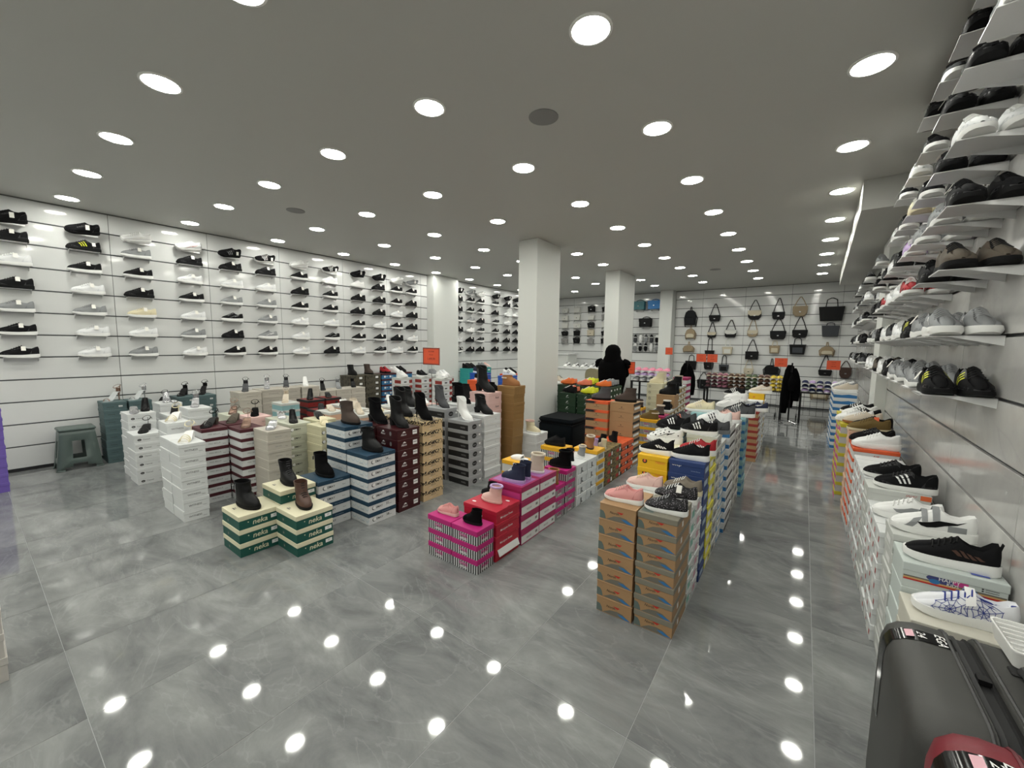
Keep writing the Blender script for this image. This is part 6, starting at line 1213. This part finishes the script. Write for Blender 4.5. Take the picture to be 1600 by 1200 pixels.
for sx in (-.2, .2):
    for sy in (-.2, .2): link('leg', MB().tube([(sx, sy, 0), (sx*.9, sy*.9, .345)], .014, None, 8).mesh('leg'), ch, BLKMET)
for k, (x, y, m, w) in enumerate(((-3.95, 6.6, GRY, 'grey'), (-3.6, 6.55, BEIGE, 'beige'), (-3.95, 7.0, BLK, 'black'))):
    T = stack('ltgrey', x, y, 9, f'{ORD[k+1]} stack behind the square pillar'); put(T, 'runner', SM(m, RUBW, LACEB), f'{w} runner on pale stack behind square pillar', R0-.4, tagged=False)
# ------------------------------------------------------------------ boxes nothing of which shows (inside the stacks) become one object
def cam_px(P):
    v = P-Vector((0, 0, EYE)); d = v.dot(CF)
    return None if d < .05 else (800+FPX*v.dot(CR)/d, 600-FPX*v.dot(CU)/d)
def join_hidden():
    from mathutils.bvhtree import BVHTree
    bpy.context.view_layer.update(); eye = Vector((0, 0, EYE)); hidden = []; V = []; F = []; own = []
    def addbox(M, x0, x1, y0, y1, z0, z1, k):
        o = len(V); V.extend(M @ Vector((x, y, z)) for z in (z0, z1) for y in (y0, y1) for x in (x0, x1))
        for f in ((0, 2, 3, 1), (4, 5, 7, 6), (0, 1, 5, 4), (2, 6, 7, 3), (0, 4, 6, 2), (1, 3, 7, 5)): F.append(tuple(i+o for i in f)); own.append(k)
    for k, t in enumerate(STACKED):
        B = BOXES[t['_b']]; addbox(t.matrix_world, -B['w']/2, B['w']/2, -B['d']/2, B['d']/2, 0, B['h'], k)
    I = Matrix.Identity(4)
    for bx in ((-3.55, -3.22, 5.04, 5.72, 0, 3), (-3.47, -3.16, 8.09, 9.0, 0, 3), (-3.05, -2.51, 4.9, 5.45, .03, .44), (.30, .56, 1.25, 1.70, .1, .62)): addbox(I, *bx, -1)
    T = BVHTree.FromPolygons(V, F)
    g = [-.95, -.6, -.2, .2, .6, .95]; e = .004
    for k, t in enumerate(STACKED):
        B = BOXES[t['_b']]; M = t.matrix_world; w, d, h = B['w']/2, B['d']/2, B['h']; seen = False
        pts = [(a*w, -d-e, h*(.5+b*.5)) for a in g for b in g]+[(w+e, a*d, h*(.5+b*.5)) for a in g for b in g]+[(-w-e, a*d, h*(.5+b*.5)) for a in g for b in g]+[(a*w, b*d, h+.001) for a in g for b in g]
        for p in pts:
            P = M @ Vector(p); q = cam_px(P)
            if q is None or not (0 <= q[0] <= 1600 and 0 <= q[1] <= 1200): continue
            dv = P-eye; L = dv.length
            loc, _n, idx, _d = T.ray_cast(eye, dv/L, L-.0015)
            if loc is None or own[idx] == k: seen = True; break
        if not seen: hidden.append(t)
    mb = MB(); dead = []
    for t in hidden:
        M = t.matrix_world
        for ch in KIDS[t.name]:
            if ch.data is BOXES[t['_b']]['body'] or ch.data is BOXES[t['_b']]['lid']:
                me = ch.data; mb.add([M @ v.co for v in me.vertices], [tuple(p.vertices) for p in me.polygons], me.materials[0])
            dead.append(ch)
        dead.append(t)
    gone = set(t.name for t in hidden)
    keep = [t for t in STACKED if t.name not in gone]
    bpy.data.batch_remove(dead)
    if mb.v:
        o = link('hidden_shoe_boxes', mb.mesh('hidden_shoe_boxes', False)); tag(o, 'shoe boxes buried inside the stacks and behind other stacks', 'shoe boxes', None, 'stuff')
    for t in keep: del t['_b']
join_hidden()
if 0: pass
